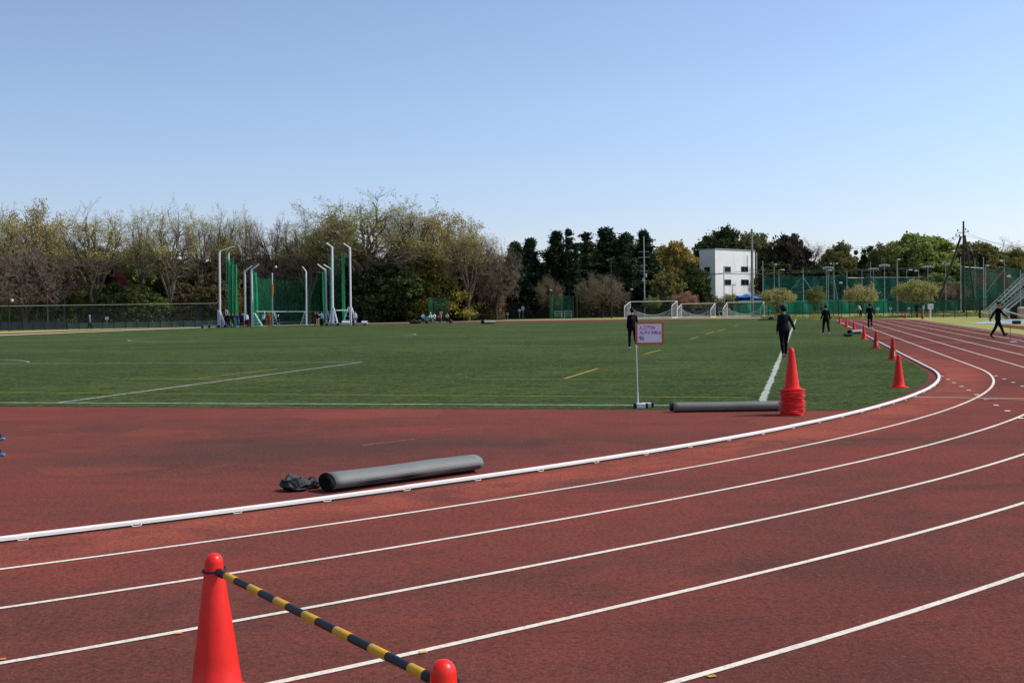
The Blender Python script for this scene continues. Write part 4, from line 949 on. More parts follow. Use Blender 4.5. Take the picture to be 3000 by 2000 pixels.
T = [
 ('bare', 1, 10, 600, 75, 168, 'thinly budded brown tree cut by the left edge of the photo', 'bud', 'twig'),
 ('spread', 1, 70, 700, 135, 158, 'low spreading bare cherry in front of the left wood, pinkish grey twigs', None, 'twigp'),
 ('vase', 3, 105, 590, 84, 176, 'tall golden-budded tree top second from the left edge', 'gold', 'twig'),
 ('vase', 1, 282, 600, 96, 165, 'budding tree with a wide yellow crown on a forked pale trunk', 'bud', 'twig'),
 ('tall', 1, 415, 606, 46, 170, 'slim nearly bare tree immediately right of the wide yellow budding crown', 'bud', 'twig'),
 ('vase', 2, 505, 597, 74, 166, 'large bare tree with a dark forked trunk, centre of the left wood', 'bud', 'twig'),
 ('tall', 2, 596, 611, 48, 170, 'slim yellow-budded tree behind the leftmost cage pole', 'bud', 'twig'),
 ('bare', 2, 662, 598, 55, 172, 'bare tree rising above the left cage tower', 'bud', 'twig'),
 ('bare', 3, 730, 606, 52, 174, 'thinly budded tree above the two left curved cage poles', 'bud', 'twig'),
 ('layer', 2, 665, 690, 52, 178, 'yellow flat-topped foliage showing between bare trees above the left cage net', 'gold', 'twig'),
 ('spread', 2, 805, 636, 78, 172, 'bare pinkish tree in the dip of the treeline above the cage', None, 'twigp'),
 ('vase', 3, 905, 620, 75, 170, 'pale green budding tree sloping up to the tallest crown', 'palegreen', 'twig'),
 ('vase', 1, 1075, 565, 152, 172, 'tallest and widest tree, domed pale green crown right of the cage', 'palegreen', 'twig'),
 ('round', 2, 985, 648, 82, 180, 'dense green crown inside the left half of the tallest dome', 'spring', 'twig'),
 ('bare', 1, 1205, 572, 85, 176, 'airy brown tree directly right of the tallest dome', 'bud', 'twigp'),
 ('vase', 2, 1300, 606, 90, 182, 'golden-leaved tree above the small green net', 'gold', 'twig'),
 ('spread', 3, 1340, 690, 75, 184, 'golden leaved branches low on the right slope of the treeline', 'gold', 'twig'),
 ('vase', 3, 1372, 640, 72, 175, 'twiggy crown on the right slope of the treeline', 'bud', 'twig'),
 ('spread', 1, 1455, 700, 66, 178, 'reddish brown bare tree just left of the first dark conifer', None, 'twigp'),
 ('layer', 1, 1265, 742, 118, 178, 'yellow-green layered tree in front of the dark mass right of the cage', 'ochre', 'twig'),
 ('bushy', 1, 1125, 775, 95, 172, 'nearly black evergreen right beside the rightmost cage tower', 'ever', 'twig'),
 ('round', 3, 1190, 800, 60, 172, 'dark evergreen between the cage and the layered yellow-green tree', 'ever', 'twig'),
 ('conifer', 1, 1512, 712, 42, 196, 'broad dark conifer, leftmost of the conifers', 'conif', 'twig'),
 ('conifer', 2, 1556, 700, 34, 199, 'dark conifer with a narrow top, second from the left of the conifers', 'conif', 'twig'),
 ('conifer', 3, 1633, 680, 42, 198, 'dense dark conifer standing apart before two thin trunks', 'conif', 'twig'),
 ('thin', 1, 1668, 671, 18, 194, 'tall thin sparse conifer beside the dense dark one', 'conif', 'twig'),
 ('thin', 2, 1688, 712, 17, 194, 'shorter thin sparse conifer, right of the tall thin one', 'conif', 'twig'),
 ('vase', 2, 1682, 738, 36, 206, 'yellow-leaved tree showing behind the two thin conifers', 'gold', 'twig'),
 ('thin', 3, 1718, 682, 26, 197, 'thin pointed conifer at the left shoulder of the dark group', 'conif', 'twig'),
 ('round', 2, 1725, 712, 30, 204, 'bright green tree glimpsed through the conifers', 'spring', 'twig'),
 ('conifer', 2, 1779, 670, 48, 200, 'highest conifer of the middle dark group', 'conif', 'twig'),
 ('conifer', 1, 1836, 686, 44, 198, 'dark conifer right of the highest one', 'conif', 'twig'),
 ('conifer', 3, 1888, 678, 40, 200, 'dark pointed conifer behind the concrete utility pole', 'conif', 'twig'),
 ('spread', 2, 1765, 796, 66, 186, 'low pale bare tree with tangled branches before the conifers', None, 'twig'),
 ('spread', 3, 1610, 805, 42, 190, 'grey bare tree under the gap between the conifers', None, 'twig'),
 ('round', 3, 1975, 712, 62, 208, 'yellow-brown rounded tree left of the white building', 'gold', 'twig'),
 ('bushy', 2, 2025, 770, 48, 202, 'dark evergreen against the left wall of the white building', 'ever', 'twig'),
 ('bushy', 1, 1955, 800, 45, 196, 'mid green bush-like tree below the yellow-brown crown', 'olive', 'twig'),
 ('round', 2, 2110, 674, 78, 240, 'big dark oak crown rising behind the white building', 'ever', 'twig'),
 ('round', 1, 2205, 686, 58, 236, 'olive tree behind the right corner of the white building', 'olive', 'twig'),
 ('round', 3, 2312, 690, 58, 232, 'dark brown-leaved tree above the green net', 'brownl', 'twig'),
 ('bare', 2, 2372, 694, 55, 244, 'thin bare tree behind the dark brown one', None, 'twigp'),
 ('round', 2, 2455, 716, 52, 232, 'dark green tree with a yellow-green cap above the net', 'olive', 'twig'),
 ('bushy', 2, 2540, 726, 48, 236, 'blackish tree under the power lines', 'ever', 'twig'),
 ('round', 1, 2597, 716, 44, 226, 'olive brown tree left of the big bright crown', 'olive', 'twig'),
 ('round', 3, 2692, 688, 96, 228, 'largest bright green crown right of centre above the net', 'spring', 'twig'),
 ('bushy', 1, 2735, 800, 60, 220, 'fresh green lower tree behind the leaning pole brace', 'spring', 'twig'),
 ('bushy', 2, 2660, 790, 50, 221, 'dark evergreen below the largest bright crown', 'ever', 'twig'),
 ('round', 1, 2856, 712, 74, 232, 'olive crown behind the tall braced utility pole', 'olive', 'twig'),
 ('vase', 1, 2955, 698, 72, 240, 'bare pinkish tree top near the right edge', None, 'twigp'),
 ('round', 2, 2958, 736, 66, 224, 'olive tree at the right edge of the photo', 'olive', 'twig'),
 ('spread', 1, 2905, 790, 60, 216, 'reddish leaved low tree behind the right end of the net', 'red', 'twig'),
 ('spread', 1, 2795, 830, 40, 214, 'pinkish low tree seen through the net by the braced pole', 'pink', 'twigp'),
 ('bushy', 1, 2400, 780, 90, 224, 'evergreen behind the net in the middle, under the dark tree', 'ever', 'twig'),
 ('bushy', 2, 2500, 790, 70, 222, 'evergreen behind the net below the blackish tree', 'ever', 'twig'),
 ('bushy', 1, 2600, 800, 60, 222, 'evergreen behind the net left of the bright crown', 'ever', 'twig'),
 ('bushy', 2, 2270, 770, 70, 226, 'evergreen behind the outside stair of the white building', 'ever', 'twig'),
 ('bushy', 1, 2860, 800, 80, 222, 'evergreen at the foot of the braced pole, behind the net', 'ever', 'twig'),
 ('small', 1, 352, 788, 21, 170, 'small pinkish red tree inside the left wood', 'pinkr', 'twigp'),
 ('spread', 3, 1440, 850, 40, 190, 'low tree with red leaves before the white tent roof', 'red', 'twigp'),
 ('bushy', 1, 1622, 858, 26, 192, 'small bright green shrub left of the second green net box', 'spring', 'twig'),
]
for a_ in T:
    kind, seed, px, top, hw, D, lb, leaf, tw_ = a_
    tree(kind, seed, px, top, hw, D, lb, leaf, tw_, 'barkl' if kind in ('vase', 'tall') else 'bark', group=None)
tree('small', 1, 2278, 846, 50, 163, 'pale small cherry tree, nearest to the white building', 'cherry', 'twigp', 'bark', group='small cherry trees along the mesh fence')
tree('small', 2, 2388, 839, 33, 158, 'small yellow-green cherry tree, second from the left', 'spring', 'twigp', 'bark', group='small cherry trees along the mesh fence')
tree('small', 3, 2524, 833, 50, 147, 'small bronze cherry tree above the bending person', 'cherry', 'twigp', 'bark', group='small cherry trees along the mesh fence')
tree('small', 1, 2686, 820, 58, 133, 'largest small cherry tree, left of the white box', 'cherry', 'twigp', 'bark', group='small cherry trees along the mesh fence', rz=2.)
tree('small', 2, 2010, 855, 40, 190, 'low pink blossoming bush behind the middle goal', 'pink', 'twigp', 'bark')
tree('small', 3, 1910, 866, 28, 189, 'small yellow-green tree behind the large goal', 'spring', 'twigp', 'bark')
tree('small', 1, 2140, 860, 26, 200, 'small pale tree before the white building wall', 'cherry', 'twigp', 'bark')
tree('small', 3, 1690, 905, 20, 196, 'low shrub right of the second green net box', 'olive', 'twigp', 'bark')
# dark evergreens behind and between the bare trees
rnd = random.Random(12)
under = [(15, 745), (85, 700), (150, 690), (215, 720), (285, 708), (350, 730), (415, 704), (480, 722), (545, 740), (610, 745), (670, 730), (735, 748), (800, 742), (860, 720), (925, 712), (1000, 715), (1075, 730), (1245, 740), (1330, 745), (1410, 770)]
nth = ['first', 'second', 'third', 'fourth', 'fifth', 'sixth', 'seventh', 'eighth', 'ninth', 'tenth', 'eleventh', 'twelfth', 'thirteenth', 'fourteenth', 'fifteenth', 'sixteenth', 'seventeenth', 'eighteenth', 'nineteenth', 'twentieth']
for i, (x, y) in enumerate([(a_, b_+(16 if a_ < 900 else 8)) for a_, b_ in under]):
    lf = ['olive', 'mixl', 'ever', 'olive', 'brownl', 'mixl', 'spring'][i % 7]; D = 181+rnd.uniform(-3, 5)
    tree('bushy', 1+i % 2, x, y+rnd.uniform(-8, 8), 58+rnd.uniform(-6, 10), D, {'spring': 'light green', 'ever': 'dark green', 'olive': 'olive green', 'mixl': 'mottled brown-green', 'brownl': 'brown'}[lf]+f' undertree, {nth[i]} from the left in the shade behind the bare trunks', lf, 'twig', 'bark', group=DG)
front = [(25, 880, 'spring'), (60, 850, 'spring'), (160, 805, 'ever'), (250, 815, 'olive'), (330, 830, 'ever'), (400, 835, 'olive'), (460, 860, 'spring'), (540, 830, 'mixl'), (620, 800, 'mixl'), (720, 800, 'mixl'), (830, 800, 'olive'), (920, 810, 'ever'), (1000, 830, 'mixl'), (1330, 860, 'ever')]
for i, (x, y, lf) in enumerate(front):
    tree('bushy', 2-i % 2, x, y, 44, (166 if x < 700 else 180)+rnd.uniform(-3, 3), {'ever': 'dark', 'olive': 'olive', 'mixl': 'brownish', 'spring': 'bright green'}[lf]+f' shrub, {nth[i]} from the left of those just behind the left fence', lf, 'twig', 'bark', cat='shrub', name='shrub', group='shrubs behind the left fence')
for i, (x, y, hw_) in enumerate([(1532, 745, 40), (1600, 772, 36), (1745, 722, 44), (1808, 708, 40), (1862, 712, 42), (1912, 752, 34)]):
    tree('bushy', 1+i % 2, x, y, hw_, 212+i, f'dark evergreen, {nth[i]} from the left of those filling gaps between the conifers', 'ever', 'twig', 'bark', group='evergreens between the conifers')
mid = [(1480, 850, 'ever'), (1540, 860, 'ever'), (1600, 850, 'mixl'), (1655, 835, 'mixl'), (1720, 845, 'ever'), (1800, 850, 'ever'), (1850, 830, 'ever'), (1905, 815, 'ever'), (1970, 840, 'ever'), (2040, 850, 'ever')]
for i, (x, y, lf) in enumerate(mid):
    tree('bushy', 1+i % 2, x, y, 42, 208, f'dark undertree, {nth[i]} from the left beneath the conifers', lf, 'twig', 'bark', group='undertrees beneath the conifers')
# uncountable growth
def scatter(name, pxr, Dr, zmax, n, mat, size, seed):
    rng = np.random.default_rng(seed); pxs = rng.uniform(pxr[0], pxr[1], n); Ds = rng.uniform(Dr[0], Dr[1], n)
    X = (pxs-1500)/F*Ds; cl = np.sin(X*1.1)+np.sin(X*.37+2)+np.sin(X*2.7+1); z = rng.uniform(0, 1, n)**1.5*zmax*((.65+.22*cl) if zmax < 5 else (.86+.045*cl))
    V, Q = leaf_quads(rng, np.column_stack([X, Ds, np.abs(z)]), size, asp=.7); me, _ = np_mesh(name, [(V, Q, 0)])
    return tag(link_mesh(name, me, M[mat]), kind='stuff')
scatter('undergrowth', (-150, 700), (162, 178), 2.6, 32000, 'mixl', .17, 3)
scatter('undergrowth', (700, 1480), (180, 192), 2.4, 30000, 'mixl', .17, 13)
scatter('undergrowth', (1380, 2250), (194, 205), 2.8, 30000, 'mixl', .18, 4)
scatter('fence_weeds', (2230, 3100), (134, 138), .5, 9000, 'spring', .08, 5)
scatter('distant_wood', (1350, 3150), (250, 262), 11.5, 90000, 'ever', .42, 8)
scatter('distant_wood', (-200, 1500), (205, 215), 12.0, 60000, 'mixl', .38, 9)
scatter('hedge', (2240, 3100), (212, 218), 4.0, 40000, 'ever', .25, 6)
# woodland floor and far ground
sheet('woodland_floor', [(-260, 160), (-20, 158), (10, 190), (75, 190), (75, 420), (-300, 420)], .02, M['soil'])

# ------------------------------------------------------------------ fences
def fence(name, pts, h, label, post='dark', mesh_mat='chain', rails=(1.0,), every=2.0, top_curve=0, prail=.07, pr=.042, top=None):
    """pts: ground polyline; one panel mesh, posts and rails"""
    o = empty(name, tuple(pts[0]), 0, label, 'fence'); P0 = Vector(pts[0]); P0.z = 0; o.location = P0
    P = [Vector((p[0], p[1], 0)) for p in pts]; tot = sum((b-a).length for a, b in zip(P, P[1:]))
    n = max(2, int(tot/every)); pos = []
    for i in range(n+1):
        s = tot*i/n
        for a, b in zip(P, P[1:]):
            L = (b-a).length
            if s <= L+1e-6: pos.append(a+(b-a)*(s/L)); break
            s -= L
        else: pos.append(P[-1])
    rows = []
    zs = [.05, h*.5, h]+([h+.18, h+.32, h+.40] if top_curve else []); ys = [0, 0, 0]+([-.05*top_curve, -.2*top_curve, -.42*top_curve] if top_curve else [])
    for z, y in zip(zs, ys): rows.append([p-P0+Vector((0, y, z)) for p in pos])
    MB().grid(rows).build('mesh_panel', M[mesh_mat], o)
    posts = pos[:100]
    me = MB().tube([(0, 0, 0)]+[(0, y, z) for z, y in zip(zs[1:], ys[1:])], pr, 6).mesh('post')
    me.materials.append(M[post])
    for q in posts:
        po = bpy.data.objects.new('post', me); col.objects.link(po); po.parent = o; po.location = q-P0
    for r in rails: MB().tube([q-P0+Vector((0, (ys[-1] if r >= .999 else 0), zs[-1] if r >= .999 else h*r)) for q in pos], prail/2*(1.3 if top and r >= .999 else 1), 5).build('rail', M[top if top and r >= .999 else post], o)
    return o, pos
M['pale'] = paint('pale_fence_rail', '#a5a798', .6)
lf = [foot(-120, 146), foot(200, 152), foot(420, 156), foot(640, 160)]
fence('mesh_fence', lf, 2.7, 'dark mesh fence with an inward-curving top along the left wood', 'dark', 'chain', (.42, 1.0), 2.3, 1, .05, top='pale')
def panels(px0, px1, n, D0, D1, h, mat, label, name='windbreak'):
    o = empty(name, tuple(foot(px0, D0)), 0, label, 'windbreak'); P0 = o.location.copy(); pts = [foot(px0+(px1-px0)*i/n, D0+(D1-D0)*i/n) for i in range(n+1)]
    for a, b in zip(pts, pts[1:]):
        g_ = (b-a)*.02; mb = MB(); rows = [[a+g_-P0+Vector((0, 0, z)), (a+b)/2-P0+Vector((0, .04, z)), b-g_-P0+Vector((0, 0, z))] for z in (.04, h*.5, h)]
        mb.grid(rows).build('panel', M[mat], o)
    for a in pts: MB().tube([a-P0, a-P0+Vector((0, 0, h+.06))], .035, 6).build('post', M['dark'], o)
    return o
panels(-60, 197, 8, 143, 146.5, 1.05, 'gsheet', 'low row of dark grey windbreak panels at the left edge')
panels(199, 640, 13, 146.5, 153, .85, 'tsheet', 'low row of dull teal windbreak panels below the left fence')
cf = [foot(640, 165), foot(900, 170), foot(1180, 176), foot(1400, 190), foot(1810, 191)]
fence('mesh_fence', cf, 2.6, 'dark mesh fence behind the throwing cage and the small net boxes', 'dark', 'chain', (.5, 1.0), 3.0)
rf = [foot(1812, 188), foot(2100, 180), foot(2240, 168), foot(2500, 146), foot(2700, 132), foot(2868, 123)]
fence('mesh_fence', rf, 1.9, 'dark green mesh fence along the far side of the track on the right', 'dgreen', 'chain', (.28, 1.0), 1.9)
fence('mesh_fence', [foot(2985, 119), foot(3120, 114)], 1.9, 'end piece of green mesh fence right of the wide gate', 'dgreen', 'chain', (.28, 1.0), 1.9)
# gate
g0, g1 = foot(2871, 121), foot(2983, 118.5); gt = empty('mesh_gate', tuple(g0), 0, 'wide black-framed mesh gate behind the striding person', 'gate')
e = g1-g0; up1 = Vector((0, 0, 1))
mbg = MB()
for z in (.08, 1.1, 1.95): mbg.tube([up1*z, e+up1*z], .04, 6)
for f_ in (.0, .33, .5, .67, 1.0): mbg.tube([e*f_+up1*.05, e*f_+up1*1.98], .035, 6)
mbg.build('frame', M['dark'], gt)
for q in (Vector((0, 0, 0)), e): MB().box(q+Vector((0, 0, 1.02)), (.17, .17, 2.05)).build('post', M['dark'], gt)
MB().grid([[e*f_+up1*z for f_ in (0, .5, 1)] for z in (.1, 1, 1.9)]).build('mesh_panel', M['chain'], gt)

# ------------------------------------------------------------------ nets on the right
def net(name, pts, ztop, zbot, mat, label, sag=.25, group=None):
    o = empty(name, (pts[0].x, pts[0].y, 0), 0, label, 'net', group); P0 = o.location.copy(); rows = []; n = 14
    for iz in range(6):
        f = iz/5; row = []
        for (a, b) in zip(pts, pts[1:]):
            for i in range(n):
                t = i/n; q = a+(b-a)*t; z = zbot+(ztop-zbot)*f-(sag*math.sin(math.pi*t) if iz == 5 else 0)
                row.append(Vector((q.x, q.y+.12*math.sin(q.x*2.1+f*2), z))-P0)
        row.append(Vector((pts[-1].x, pts[-1].y, zbot+(ztop-zbot)*f))-P0); rows.append(row)
    MB().grid(rows).build('netting', M[mat], o, True)
    MB().tube([Vector((v.x, v.y, v.z)) for v in rows[-1]], .03, 4).build('top_rope', M['dgreen'], o)
    return o
net('tall_net', [foot(x, 205) for x in (2238, 2282, 2354, 2425, 2482)], at(2300, 808, 205).z, .5, 'netfar', 'tall dark green net between the white building and the light posts')
net('tall_net', [foot(x, 200) for x in (2484, 2560, 2630, 2690)], at(2560, 813, 200).z, .5, 'netfar', 'tall dark green net behind the bronze cherry tree')
net('tall_net', [foot(x, 198) for x in (2692, 2771, 2815)], at(2750, 806, 198).z, .5, 'netthin', 'thin green net crossing behind the leaning brace')
net('tall_net', [foot(x, 188) for x in (2817, 2882, 2943, 3060)], at(2900, 786, 188).z, .5, 'netfar', 'tall green net at the right edge behind the stair frame')
for i, (x0, x1, D, yt, mt, lb) in enumerate([(2150, 2240, 188, 885, 'sheet', 'bright green windbreak sheet below the blue tarpaulin'), (2242, 2600, 176, 880, 'sheet', 'long green windbreak sheet behind the mesh fence'), (2602, 2810, 165, 884, 'netfar', 'dark green low sheet behind the white box on its post')]):
    P = [foot(x0+(x1-x0)*k/6, D) for k in range(7)]; net('windbreak_sheet', P, at(x0, yt, D).z, .1, mt, lb, .08)

# ------------------------------------------------------------------ poles and lights
M['lamp'] = paint('lamp_housing', '#c9cdcb', .4)
def pole(px, top, D, label, mat='grey', r=.08, head=None, cat='light pole', name='light_pole', base=None, lean=0, bars=()):
    f = foot(px, D); q = at(px, top, D); H = q.z; dx = q.x-f.x
    o = empty(name, tuple(f), 0, label, cat); tp = Vector((dx*0+lean, 0, H))
    MB().tube([(0, 0, 0), tuple(tp*.5), tuple(tp)], [r*1.15, r, r*.8], 8).build('shaft', M[mat], o, True)
    if head == 'oval':      # cobra-head lamp on a short arm
        MB().tube([tp-Vector((0, 0, .25)), tp+Vector((.45, 0, -.1))], .03, 6).build('arm', M[mat], o)
        MB().rings([[tp+Vector((.55+a_, .16*s_*math.cos(k), -.12+.10*s_*math.sin(k))) for k in np.linspace(0, 5.5, 8)] for a_, s_ in ((-.3, .3), (-.1, 1), (.25, 1), (.45, .3))]).build('lamp_head', M['lamp'], o, True)
    elif head == 'side':
        MB().box(tp+Vector((.3, 0, -.12)), (.4, .3, .22), 0, bev=.06).build('lamp_head', M['lamp'], o)
    elif head == 'left':
        MB().box(tp+Vector((-.45, 0, -.3)), (.55, .32, .26), 0, bev=.08).build('lamp_head', M['lamp'], o)
    elif head in ('multi', 'double'):
        hs = (-.75, -.38, .0, .38, .75) if head == 'multi' else (-.5, .5)
        MB().tube([tp+Vector((hs[0], 0, -.35)), tp+Vector((hs[-1], 0, -.35))], .035, 6).build('cross_arm', M[mat], o)
        for h_ in hs: 
            z = -.22 if head == 'double' else -.12+.10*(abs(h_) < .5)
            MB().rings([[tp+Vector((h_+rr__*math.cos(k), y_, z+rr__*math.sin(k))) for k in np.linspace(0, 5.7, 10)] for rr__, y_ in ((.10, .15), (.16, .05), (.17, -.1), (.15, -.14))]).build('floodlight', M['lamp'], o)
    for dz_, w_ in bars: MB().box((tp.x*(1-dz_/H), 0, H-dz_), (w_, .08, .09)).build('cross_arm', M['grey'], o)
    return o
PL = [(2122, 779, 184, 'slim dark pole with an oval lamp before the white building', 'concrete', .07, 'oval'), (2147, 832, 172, 'short black lamp pole in front of the white building', 'dark', .05, 'side'),
 (2199, 782, 186, 'grey pole hidden just left of the thick pole at the building corner', 'grey', .05, None), (2236, 765, 200, 'grey net pole at the right of the building stair', 'grey', .08, None),
 (2269, 773, 196, 'grey pole with a round lamp above the first small cherry tree', 'grey', .07, 'side'), (2283, 789, 199, 'grey pole with an oval lamp above the first small cherry tree', 'grey', .06, 'oval'),
 (2354, 786, 200, 'plain pale net pole left of the second small cherry tree', 'grey', .08, None), (2422, 790, 201, 'pale pole with an oval lamp left of the twin floodlights', 'grey', .06, 'oval'),
 (2427, 783, 198, 'pale pole with a cluster of floodlights', 'grey', .06, 'multi'), (2444, 768, 196, 'tall pale pole with twin round floodlights', 'grey', .07, 'double'),
 (2457, 826, 150, 'short black lamp pole beside the jogger fence', 'dark', .05, 'side'), (2482, 791, 200, 'plain pale net pole right of the twin floodlights', 'grey', .07, None),
 (2526, 790, 199, 'pale pole with an oval lamp above the bronze cherry tree', 'grey', .06, 'oval'), (2551, 767, 201, 'thin antenna-like pole with a cross bar', 'grey', .05, None),
 (2560, 787, 197, 'pale pole with five floodlights above the bronze cherry tree', 'grey', .06, 'multi'), (2592, 776, 195, 'pole with the largest cluster of floodlights, left of the dark pole', 'grey', .07, 'multi'),
 (2629, 758, 178, 'thick dark concrete pole left of the largest cherry tree', 'concrete', .13, 'side'), (2657, 789, 200, 'thin pole with an oval lamp right of the thick dark pole', 'grey', .05, 'oval'),
 (2692, 788, 198, 'pale pole with a side lamp above the largest cherry tree', 'grey', .06, 'left'), (2719, 780, 196, 'pole with floodlights above the white box', 'grey', .06, 'multi'),
 (2771, 768, 194, 'pale net pole crossed by the leaning brace', 'grey', .07, 'double'), (2815, 752, 186, 'pale net pole directly left of the tall braced pole', 'grey', .08, None),
 (2857, 756, 190, 'thin pale pole between the brace legs and the double pole', 'grey', .05, None), (2882, 754, 185, 'pale pole, left one of the close pair right of the braces', 'grey', .08, None),
 (2888, 776, 184, 'pale pole with a lamp, right one of the close pair', 'grey', .06, 'side'), (2943, 758, 180, 'grey pole with a white lamp on its left side', 'concrete', .09, 'left'),
 (2947, 806, 126, 'black lamp post above the wide gate', 'dark', .05, 'side'), (2990, 790, 182, 'pale pole at the right edge behind the stair frame', 'grey', .07, None),
 (2032-240, 766, 176, 'tall dark pole in front of the pale tangled tree', 'dark', .09, None), (1846, 845, 186, 'short black lamp pole left of the utility pole', 'dark', .05, 'side'),
 (1609, 848, 188, 'short black lamp pole at the left of the second net box', 'dark', .05, 'side'), (141, 805, 158, 'pale wooden pole in the left wood', 'barkl', .10, None),
 (191, 818, 158, 'dark thin pole in the left wood', 'dark', .07, None), (500, 846, 160, 'dark thin pole behind the left fence near the cage', 'dark', .06, None)]
for (x, y, D, lb, mt, r, hd_) in PL: pole(x, y, D, lb, mt, r, hd_)
o = pole(28, 830, 141, 'black lamp post with a white globe at the left edge', 'dark', .07, None); gl = at(33, 880, 141)-o.location
MB().tube([(0, 0, gl.z), (.18, 0, gl.z)], .03, 6).build('arm', M['dark'], o)
MB().rings([[Vector((gl.x+.1+.20*s_*math.cos(k), .2*s_*math.sin(k), gl.z+z)) for k in np.linspace(0, 5.8, 12)] for z, s_ in ((-.2, .3), (-.1, .85), (.02, 1), (.13, .7), (.19, .2))]).build('globe', M['lamp'], o, True)
o = pole(2205, 671, 178, 'tall thick utility pole before the right corner of the white building', 'concrete', .2, None, 'utility pole', 'utility_pole', bars=((1.8, .8), (2.1, .8)))
# utility pole with transformers in front of the conifers
o = pole(1889, 692, 190, 'pale concrete utility pole with crossarms in front of the conifers', 'grey', .11, None, 'utility pole', 'utility_pole', bars=((2.5, 1.7), (3.4, 1.9), (4.7, 1.1), (5.6, 1.3)))
for dz_ in (6.6, 7.3): MB().lathe([(.16, 0), (.2, .05), (.2, .5), (.14, .56)], 10, (.22 if dz_ < 7 else -.2, 0, at(1889, 692, 190).z-dz_)).build('transformer', M['grey'], o)
# tall braced pole
D = 172; bp = foot(2824, D); zt = at(2822, 648, D).z
o = empty('utility_pole', tuple(bp), 0, 'tallest utility pole, dark, held by two slanting braces', 'utility pole')
M['tarwood'] = paint('dark_pole', '#3c3733', .9, 0, .15); 
MB().tube([(0, 0, 0), (0, 0, zt)], [.2, .13], 10).build('shaft', M['tarwood'], o, True)
for (xa, ya), (xb, yb), r in (((2815, 694), (2738, 905), .17), ((2827, 690), (2862, 914), .12)):
    a = at(xa, ya, D)-bp; b = foot(xb, D-1)-bp; MB().tube([tuple(b), tuple(a)], r, 8).build('brace', M['tarwood'], o, True)
for (xa, ya), (xb, yb) in (((2806, 682), (2832, 680)), ((2799, 692), (2822, 694)), ((2822, 688), (2824, 676))):
    a = at(xa, ya, D)-bp; b = at(xb, yb, D)-bp; MB().tube([tuple(a), tuple(b)], .05, 6).build('cross_arm', M['dark'], o)
for x, y in ((2806, 678), (2829, 674), (2836, 680), (2801, 690), (2811, 692), (2792, 700)):
    a = at(x, y, D)-bp; MB().lathe([(.06, 0), (.14, .08), (.06, .14), (.1, .2), (.03, .3)], 8, tuple(a)).build('insulator', M['dark'], o)
# second pole with brace behind
D = 200; bp2 = foot(2853, D); zt = at(2852, 710, D).z; o = empty('utility_pole', tuple(bp2), 0, 'smaller utility pole with a white crossarm behind the braced pole', 'utility pole')
MB().tube([(0, 0, 0), (0, 0, zt)], [.15, .1], 8).build('shaft', M['tarwood'], o); a = at(2856, 733, D)-bp2; b = foot(2890, D)-bp2; MB().tube([tuple(b), tuple(a)], .1, 6).build('brace', M['tarwood'], o)
MB().box((0, 0, at(2853, 733, D).z), (1.0, .12, .12)).build('cross_arm', M['lamp'], o)
def wire(pts, label, r=.018, sag=.6):
    P = []; 
    for (a, b) in zip(pts, pts[1:]):
        for i in range(17): t = i/16; q = a+(b-a)*t; P.append(q-Vector((0, 0, sag*4*t*(1-t))))
    o = MB().tube([q-P[0] for q in P], r, 4).build('overhead_wire', M['dark'], None); o.location = P[0]; return tag(o, label, 'wire')
wire([at(1889, 722, 190), at(2205, 700, 178), at(2550, 722, 176), at(2800, 694, 172)], 'upper power line running from the conifers to the tallest pole')
wire([at(1889, 730, 190), at(2205, 703, 178), at(2550, 726, 176), at(2812, 696, 172)], 'lower power line close beneath the upper one', sag=.7)
wire([at(2834, 682, 172), at(3060, 735, 160)], 'wire falling from the tallest pole to the right edge')
wire([at(2826, 688, 172), at(3060, 728, 165)], 'second wire leaving the tallest pole to the right', sag=.4)
wire([at(1980, 808, 188), at(2122, 801, 184), at(2269, 800, 196), at(2592, 788, 195), at(2815, 782, 186)], 'thick low cable crossing the front of the white building', .05, .15)
wire([at(2050, 802, 200), at(2205, 790, 178), at(2629, 787, 178), at(2815, 770, 186)], 'thin cable above the thick low one', .03, .2)
wire([at(2853, 733, 200), at(3060, 742, 190)], 'dark cable from the white crossarm to the right edge', .04, .3)
for i, (x0, y0, x1, y1, D0, lb) in enumerate([(2485, 814, 2530, 814, 199, 'white crossbar between two net poles left of the bronze cherry tree'), (2822, 782, 2882, 786, 186, 'white crossbar right of the tallest pole'), (2480, 813, 2700, 812, 201, 'long thin crossbar behind the bronze cherry tree')]):
    a, b = at(x0, y0, D0), at(x1, y1, D0); o = MB().tube([(0, 0, 0), tuple(b-a)], .09 if i < 2 else .04, 6).build('crossbar', M['lamp'], None); o.location = a; tag(o, lb, 'crossbar')
for i, (x0, y0, x1, y1, D0, lb) in enumerate([(2418, 902, 2352, 812, 199, 'thin slanting stay left of the second cherry tree'), (2350, 812, 2300, 868, 199, 'thin slanting stay right of the first cherry tree'), (2440, 800, 2455, 880, 196, 'pale brace below the twin floodlights'), (2940, 790, 2890, 855, 181, 'thin stay sloping left from the pole with the left lamp'), (2862, 805, 2830, 845, 189, 'thin stay between the pole pair and the brace')]):
    a, b = at(x0, y0, D0), at(x1, y1, D0); o = MB().tube([(0, 0, 0), tuple(b-a)], .035, 5).build('stay_wire', M['grey'], None); o.location = a; tag(o, lb, 'stay')

